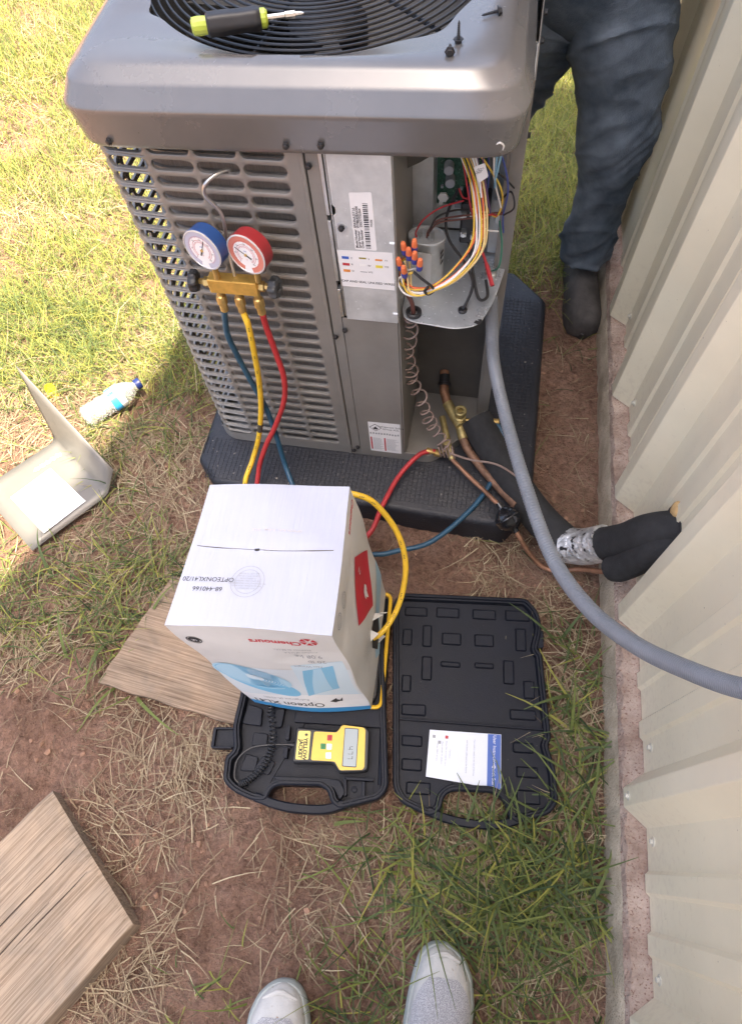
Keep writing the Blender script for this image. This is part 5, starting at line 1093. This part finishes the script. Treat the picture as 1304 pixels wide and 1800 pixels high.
pho = thing('person', 'photographer of whom only the toes of white and grey sneakers show at the bottom edge', 'person')
m_swhite = mat('sneaker_white', (.56, .55, .52), .6, var=.08, vscale=30, bump=.0008, bscale=260, speck=((.34, .25, .18), 70, .69))
m_sole = mat('sneaker_sole_grey', (.36, .39, .37), .55, var=.1, vscale=30)
def knit():
    m = mat('sneaker_grey_knit', (.36, .36, .38), .85); n = m.node_tree; L = n.links; p = n.nodes['Principled BSDF']
    tc = n.nodes.new('ShaderNodeTexCoord'); ck = n.nodes.new('ShaderNodeTexVoronoi'); ck.inputs['Scale'].default_value = 800; L.new(tc.outputs['Object'], ck.inputs['Vector'])
    rp = n.nodes.new('ShaderNodeValToRGB'); rp.color_ramp.elements[0].color = (.24, .24, .26, 1); rp.color_ramp.elements[1].color = (.60, .59, .60, 1); rp.color_ramp.elements[0].position = .25; rp.color_ramp.elements[1].position = .65
    L.new(ck.outputs['Distance'], rp.inputs[0]); L.new(rp.outputs[0], p.inputs['Base Color'])
    bp = n.nodes.new('ShaderNodeBump'); bp.inputs['Distance'].default_value = .001; L.new(ck.outputs['Distance'], bp.inputs['Height']); L.new(bp.outputs[0], p.inputs['Normal']); return m
m_knit = knit()
m_trou = mat('khaki_trousers', (.16, .14, .11), .85, var=.15, vscale=9)
def sneaker(tx, ty, rot, side):
    T = Matrix.Translation((tx, ty, 0)) @ Matrix.Rotation(rot, 4, 'Z')
    ys_ = [0, .008, .022, .05, .09, .13, .17, .21, .25, .285, .30]
    hwL = [.006, .022, .036, .047, .053, .053, .048, .043, .040, .036, .024]; hs = [.030, .042, .052, .062, .072, .084, .098, .108, .106, .100, .07]
    b = B(); n = 30; rg = []; pt = []
    def sec(y, hw_, h, lift=0, sx=1.0): return [T @ Vector((side * .006 * math.sin(min(1, y / .12) * math.pi) * 1.0 + (hw_ * sx + lift) * math.copysign(abs(math.cos(t)) ** .75, math.cos(t)), -y, .024 + (h - .022 + lift) * max(0, math.sin(t)) ** .8 - .006 * (math.sin(t) < 0))) for t in [2 * math.pi * k / n for k in range(n)]]
    for y, hw_, h in zip(ys_, hwL, hs): rg.append(sec(y, hw_, h))
    b.loft(rg); sh = b.obj('sneaker', m_swhite, pho, smooth=True, angle=70)
    b = B(); so = [[side * .006 * math.sin(min(1, y / .12) * math.pi), y, hw_] for y, hw_ in zip(ys_, hwL)]
    out = [(c_ + hw_ + .006, -y + .004) for c_, y, hw_ in so] + [(c_ - hw_ - .006, -y + .004) for c_, y, hw_ in so[::-1]]; out = rpoly(out, .01, 3)
    out = out if area(out) > 0 else out[::-1]
    b.loft([[T @ Vector((x, y, -.004)) for x, y in inset(out, .004)], [T @ Vector((x, y, .006)) for x, y in out], [T @ Vector((x, y, .024)) for x, y in out], [T @ Vector((x, y, .030)) for x, y in inset(out, .004)]]); b.obj('sole', m_sole, sh, smooth=True, angle=50)
    b = B(); rg = []
    for f in range(14):
        y = .046 + .0115 * f; hw_ = np.interp(y, ys_, hwL); h = np.interp(y, ys_, hs); half = R(62) * math.sqrt(min(1, .15 + f / 4)); row = []
        for k in range(13):
            t = math.pi / 2 + half * (k / 6 - 1); row.append(T @ Vector((side * .006 * math.sin(min(1, y / .12) * math.pi) + (hw_ + .0012) * math.copysign(abs(math.cos(t)) ** .75, math.cos(t)), -y, .024 + (h - .0208) * max(0, math.sin(t)) ** .8)))
        rg.append(row)
    b.loft(rg, cap=False, closed=False); b.obj('knit_toe', m_knit, sh, smooth=True)
    b = B(); b.tube([T @ Vector((x * .030 + side * .004, -.010 + abs(x) * -.012, .046 + .004 * (1 - abs(x)))) for x in [-1, -.6, -.2, .2, .6, 1]], lambda t: .004 * math.sin(math.pi * min(.98, max(.02, t))) + .001, n=8); b.obj('toe_bumper', m_swhite, sh, smooth=True)
    b = B(); rg = leg_rings([T @ Vector((0, -.235, .09)), T @ Vector((0, -.24, .30)), T @ Vector((0, -.225, .52)), T @ Vector((0, -.23, .92))], [.062, .07, .08, .10], seed=12 + side); b.loft(rg); b.obj('trouser_leg', m_trou, pho, smooth=True, angle=80)
sneaker(.098, -.122, R(2), 1); sneaker(-.172, -.218, R(6), -1)

# ------------------------------------------------------------------ vegetation
def blade_mat(name, ramp, rough=.6, tr=.35):
    m = bpy.data.materials.new(name); m.use_nodes = True; n = m.node_tree; L = n.links; p = n.nodes['Principled BSDF']; p.inputs['Roughness'].default_value = rough; p.inputs['Specular IOR Level'].default_value = .3
    at = n.nodes.new('ShaderNodeAttribute'); at.attribute_name = 'tint'
    rp = n.nodes.new('ShaderNodeValToRGB'); e = rp.color_ramp.elements; e[0].position, e[0].color = ramp[0][0], (*ramp[0][1], 1); e[1].position, e[1].color = ramp[-1][0], (*ramp[-1][1], 1)
    for pos, c in ramp[1:-1]: x_ = e.new(pos); x_.color = (*c, 1)
    L.new(at.outputs['Fac'], rp.inputs[0]); L.new(rp.outputs[0], p.inputs['Base Color'])
    t_ = n.nodes.new('ShaderNodeBsdfTranslucent'); L.new(rp.outputs[0], t_.inputs[0]); mx = n.nodes.new('ShaderNodeMixShader'); mx.inputs[0].default_value = tr
    L.new(p.outputs[0], mx.inputs[1]); L.new(t_.outputs[0], mx.inputs[2]); L.new(mx.outputs[0], n.nodes['Material Output'].inputs[0]); return m
m_green = blade_mat('grass_blade', [(0, (.050, .078, .034)), (.35, (.105, .145, .055)), (.7, (.21, .25, .065)), (1, (.40, .38, .09))])
m_straw = blade_mat('dry_straw', [(0, (.13, .088, .055)), (.4, (.25, .185, .115)), (.75, (.37, .295, .185)), (1, (.49, .415, .275))], .7, .15)
def ribbons(name, base, head, L_, wid, rise, bend, K, tint, m_, label, cat, z0=None, curl=None):
    N = len(L_); t = np.linspace(0, 1, K + 1)[None, :]
    dx, dy = np.cos(head)[:, None], np.sin(head)[:, None]; cu = (curl if curl is not None else np.zeros(N))[:, None]
    th_ = rise[:, None] - bend[:, None] * t                     # elevation angle along the blade
    ds = L_[:, None] / K
    hor = np.concatenate([np.zeros((N, 1)), np.cumsum(np.cos(th_[:, :-1]) * ds, 1)], 1); ver = np.concatenate([np.zeros((N, 1)), np.cumsum(np.sin(th_[:, :-1]) * ds, 1)], 1)
    lat = cu * L_[:, None] * t ** 2
    x = base[:, 0:1] + dx * hor - dy * lat; y = base[:, 1:2] + dy * hor + dx * lat
    zg = ground_h(x, y)
    z = (z0[:, None] if z0 is not None else ground_h(base[:, 0:1], base[:, 1:2])) + ver
    z = np.maximum(z, zg + .001 + .003 * (z0 is not None))
    w = wid[:, None] * (1 - .85 * t ** 1.6) * .5
    v = np.stack([np.stack([x - dy * -w, y + dx * -w, z], -1), np.stack([x + dy * -w, y - dx * -w, z], -1)], 2)      # N,K+1,2,3
    me = bpy.data.meshes.new(name); me.vertices.add(N * (K + 1) * 2); me.vertices.foreach_set('co', v.reshape(-1))
    i0 = (np.arange(N)[:, None] * (K + 1) + np.arange(K)[None, :]).reshape(-1) * 2
    q = np.stack([i0, i0 + 1, i0 + 3, i0 + 2], -1).astype(np.int32)
    me.loops.add(q.size); me.loops.foreach_set('vertex_index', q.reshape(-1)); me.polygons.add(len(q)); me.polygons.foreach_set('loop_start', (np.arange(len(q)) * 4).astype(np.int32))
    at = me.attributes.new('tint', 'FLOAT', 'POINT'); at.data.foreach_set('value', np.repeat(tint, (K + 1) * 2).astype(np.float32))
    me.materials.append(m_); me.update(); me.validate(); me.polygons.foreach_set('use_smooth', [True] * len(q))
    o = bpy.data.objects.new(name, me); C.objects.link(o); return tag(o, label, cat, kind='stuff')
def inpoly(x, y, poly):
    r_ = np.zeros(len(x), bool); n = len(poly)
    for i in range(n):
        x0, y0 = poly[i - 1]; x1, y1 = poly[i]
        c_ = ((y0 > y) != (y1 > y)) & (x < (x1 - x0) * (y - y0) / (y1 - y0 + 1e-12) + x0); r_ ^= c_
    return r_
padw = [tuple((ACT @ Vector((x, y, 0))).xy) for x, y in padpoly]
plankw = [tuple(e0), tuple(e1), tuple(e1 + d_ * .7), tuple(e0 + d_ * .7)]
shoe_polys = [[(tx - .06, ty + .012), (tx + .065, ty + .012), (tx + .065, ty - .32), (tx - .06, ty - .32)] for tx, ty in ((.098, -.122), (-.172, -.218))]
block_polys = shoe_polys + [padw, LID, BASE, Q1, plankw, [tuple(Aq.xy), tuple(Bq.xy), tuple(Cq.xy), tuple(Dq.xy)], [(.398, -9), (9, -9), (9, 1.72), (.398, 1.72)]]
def g2(x, y, cx_, cy_, rx, ry): return np.exp(-(((x - cx_) / rx) ** 2 + ((y - cy_) / ry) ** 2))
def bare(x, y):
    return np.clip(1.0 * g2(x, y, .30, 1.02, .12, .42) + .95 * g2(x, y, -.80, .14, .16, .09) + .75 * g2(x, y, -.42, -.06, .2, .16) + .5 * g2(x, y, -.62, .70, .10, .07) + .6 * g2(x, y, .02, .64, .25, .035) + .55 * g2(x, y, -1.05, 1.45, .25, .12), 0, 1)
def dens_green(x, y):
    lawn = 1 / (1 + np.exp(-(-.62 - x) / .05)) * np.clip((y - .55) / .4, 0, 1)
    d = .55 * lawn * (.30 + 1.4 * vnoise(x + 9, y + 9, 4.5, 31)) + .9 * g2(x, y, -.79, 1.04, .09, .13) + 1.0 * g2(x, y, -.80, .43, .22, .13) + .7 * g2(x, y, -.62, .47, .12, .1)
    d += 1.0 * g2(x, y, .24, -.02, .18, .13) + .45 * g2(x, y, .08, -.03, .14, .09) + .6 * g2(x, y, .345, .28, .045, .24) + 1.3 * g2(x, y, .29, 2.25, .4, .6) + .5 * g2(x, y, .12, -.25, .3, .1)
    d *= (.25 + 1.5 * vnoise(x + 9, y + 9, 9, 32) ** 1.5); return np.clip(d * (1 - .8 * bare(x, y)), 0, 1)
def dens_straw(x, y):
    n_ = vnoise(x + 9, y + 9, 7, 41); d = .025 + 1.0 * np.clip(n_ - .44, 0, 1)
    d += .6 * g2(x, y, -.70, .80, .14, .14) + .5 * g2(x, y, -.50, .13, .12, .07) + .4 * g2(x, y, -.62, .20, .1, .04) + .55 * g2(x, y, -.55, .62, .10, .08) + .35 * g2(x, y, -.75, .45, .2, .15) + .5 * g2(x, y, .27, .58, .1, .05) + .35 * g2(x, y, -.1, 0, .2, .06) + .7 * g2(x, y, .34, .35, .06, .25) + .7 * g2(x, y, .22, -.04, .2, .15)
    return np.clip(d * (1 - .96 * bare(x, y)), 0, 1)
def scatter(N, box, dens, extra=None):
    x = rng.uniform(box[0], box[1], N); y = rng.uniform(box[2], box[3], N); ok = rng.random(N) < dens(x, y)
    for p in block_polys: ok &= ~inpoly(x, y, p)
    return np.stack([x[ok], y[ok]], -1)
U_ = lambda n, a, b_: rng.uniform(a, b_, n)
def comb(p, s_=.75): return 9 * vnoise(p[:, 0] + 9, p[:, 1] + 9, 6, 51) + rng.normal(0, s_, len(p)) + np.pi * (rng.random(len(p)) < .4)
# dry straw lying on the soil, near part and the lawn beyond
p = scatter(50000, (-1.35, .39, -.55, 1.35), dens_straw); n = len(p)
ribbons('dry_straw', p, comb(p), rng.gamma(3.0, .015, n) + .016, U_(n, .0010, .0025), U_(n, -.05, .30), U_(n, .0, .5), 3, np.clip(rng.normal(.6, .2, n), 0, 1), m_straw, 'pale dry straw scattered over the soil near the air conditioner', 'straw', z0=ground_h(p[:, 0], p[:, 1]) + U_(n, .001, .010), curl=U_(n, -.35, .35))
p = scatter(70000, (-2.6, .5, 1.0, 3.4), lambda x, y: np.clip(dens_straw(x, y) * .8 + .10, 0, 1) * ((x < -.45) | (y > 1.5))); n = len(p)
ribbons('dry_straw', p, comb(p), rng.gamma(3.0, .016, n) + .02, U_(n, .0014, .003), U_(n, -.05, .5), U_(n, .0, .7), 2, np.clip(rng.normal(.62, .2, n), 0, 1), m_straw, 'dry straw among the sunlit lawn on the far side', 'straw', z0=ground_h(p[:, 0], p[:, 1]) + U_(n, .001, .012), curl=U_(n, -.3, .3))
# short broken stems and dust-brown litter that mats the surface
p = scatter(70000, (-1.35, .39, -.55, 1.35), lambda x, y: np.clip(.03 + .75 * dens_straw(x, y), 0, 1)); n = len(p)
ribbons('dry_straw', p, comb(p, 1.2), rng.gamma(2.0, .006, n) + .006, U_(n, .0008, .0022), U_(n, -.1, .35), U_(n, .0, .4), 1, np.clip(rng.normal(.30, .22, n), 0, 1), m_straw, 'short brown broken stems matted into the soil', 'straw', z0=ground_h(p[:, 0], p[:, 1]) + U_(n, .0, .005))
# green grass
p = scatter(42000, (-1.35, .39, -.55, 1.35), dens_green); n = len(p)
big = np.clip(g2(p[:, 0], p[:, 1], .2, -.02, .25, .16) + g2(p[:, 0], p[:, 1], .345, .3, .05, .22), 0, 1)
ribbons('grass', p, U_(n, 0, 6.283), (rng.gamma(4.0, .013, n) + .02) * (1 + .45 * big), U_(n, .0018, .0038) * (1 + .7 * big), U_(n, .15, 1.30), U_(n, .3, 1.7), 4, np.clip(rng.normal(.48, .28, n), 0, 1), m_green, 'green grass growing in patches near the scale case and wall', 'grass', curl=U_(n, -.3, .3))
p = scatter(120000, (-2.6, .6, 1.0, 3.4), lambda x, y: np.clip(dens_green(x, y) * 2.4, 0, 1) * ((x < -.45) | (y > 1.45))); n = len(p)
ribbons('grass', p, U_(n, 0, 6.283), rng.gamma(4.0, .011, n) + .015 + .045 * (p[:, 0] > 0), U_(n, .0014, .003), U_(n, .5, 1.5), U_(n, .2, 1.6), 3, np.clip(rng.normal(.74, .22, n), 0, 1), m_green, 'sunlit thin lawn grass beyond the air conditioner', 'grass', curl=U_(n, -.3, .3))
# broad long blades leaning over the case lid, the board and the foundation
LB = [(.30, .47, 165, .16, 70, 95), (.335, .36, 200, .13, 45, 60), (.345, .20, 170, .15, 40, 60), (.33, .13, 130, .20, 75, 110), (.315, .09, 60, .17, 60, 80), (.30, .07, 150, .14, 50, 70), (.24, .05, 100, .15, 55, 75), (.20, .06, 140, .16, 45, 70), (.34, .22, 40, .14, 55, 60), (.335, .02, 100, .2, 70, 100), (.12, .05, 75, .13, 50, 60), (.05, .03, 150, .12, 40, 60), (.30, .0, 30, .16, 50, 70), (.36, .12, 80, .16, 60, 80), (.36, -.03, 60, .15, 60, 90), (.26, -.06, 200, .15, 50, 70), (-.60, .235, -35, .15, 35, 50), (-.65, .25, 250, .13, 50, 90), (-.70, .34, 265, .14, 60, 90), (-.62, .41, 60, .12, 60, 90), (-.57, .53, 20, .12, 50, 80), (-.03, .015, 190, .11, 35, 50), (.02, -.06, 220, .10, 30, 50), (.17, -.02, 280, .16, 55, 80), (.22, .02, 255, .18, 55, 80), (.29, .03, 285, .17, 55, 85), (.10, -.02, 240, .14, 45, 70), (-.13, .045, 20, .07, 35, 50), (.33, .27, 100, .16, 60, 70), (.31, .48, 60, .12, 60, 80), (-.90, .56, 250, .12, 60, 80), (-.88, .48, 130, .13, 60, 80), (-.78, .30, 100, .12, 60, 80)]
a_ = np.array(LB); n = len(a_)
ribbons('grass', a_[:, :2], np.radians(a_[:, 2]), a_[:, 3], U_(n, .0055, .0085), np.radians(a_[:, 4]), np.radians(a_[:, 5]), 9, U_(n, .30, .62), m_green, 'broad long grass blades leaning over the case and board', 'grass', curl=U_(n, -.2, .2))
# soil clods and pebbles
cl = B(); ico = [(0, 0, 1), (.894, 0, .447), (.276, .851, .447), (-.724, .526, .447), (-.724, -.526, .447), (.276, -.851, .447), (.724, .526, -.447), (-.276, .851, -.447), (-.894, 0, -.447), (-.276, -.851, -.447), (.724, -.526, -.447), (0, 0, -1)]
icf = [(0, 1, 2), (0, 2, 3), (0, 3, 4), (0, 4, 5), (0, 5, 1), (1, 6, 2), (2, 7, 3), (3, 8, 4), (4, 9, 5), (5, 10, 1), (6, 7, 2), (7, 8, 3), (8, 9, 4), (9, 10, 5), (10, 6, 1), (11, 7, 6), (11, 8, 7), (11, 9, 8), (11, 10, 9), (11, 6, 10)]
p = scatter(5200, (-1.2, .39, -.45, 1.3), lambda x, y: .12 + .8 * bare(x, y)); zz = ground_h(p[:, 0], p[:, 1]); rc = random.Random(6)
for (x, y), z in zip(p, zz):
    s_ = .0012 + .0065 * rc.random() ** 4; k = [rc.uniform(.6, 1.3) for _ in range(12)]
    cl.add([(x + q[0] * s_ * k[i], y + q[1] * s_ * k[i], z + .2 * s_ + q[2] * s_ * .7 * k[i]) for i, q in enumerate(ico)], icf)
o = cl.obj('soil_clods', mat('clay_clods', (.29, .175, .12), .95, var=.3, vscale=40, spec=.15), None, smooth=True, angle=30); tag(o, 'small clods of red clay and pebbles on bare soil', 'soil', kind='stuff')

# ------------------------------------------------------------------ put every empty at the base of its thing
bpy.context.view_layer.update()
for o in [q for q in C.objects if q.type == 'EMPTY' and q.parent is None]:
    pts = [c.matrix_world @ Vector(k) for c in o.children for k in c.bound_box]
    if not pts: continue
    lo = Vector([min(q[i] for q in pts) for i in range(3)]); hi = Vector([max(q[i] for q in pts) for i in range(3)])
    old = o.matrix_world.copy(); new = old.copy(); new.translation = Vector(((lo.x + hi.x) / 2, (lo.y + hi.y) / 2, lo.z))
    d = new.inverted() @ old
    for c in o.children: c.matrix_basis = d @ c.matrix_basis
    o.matrix_world = new
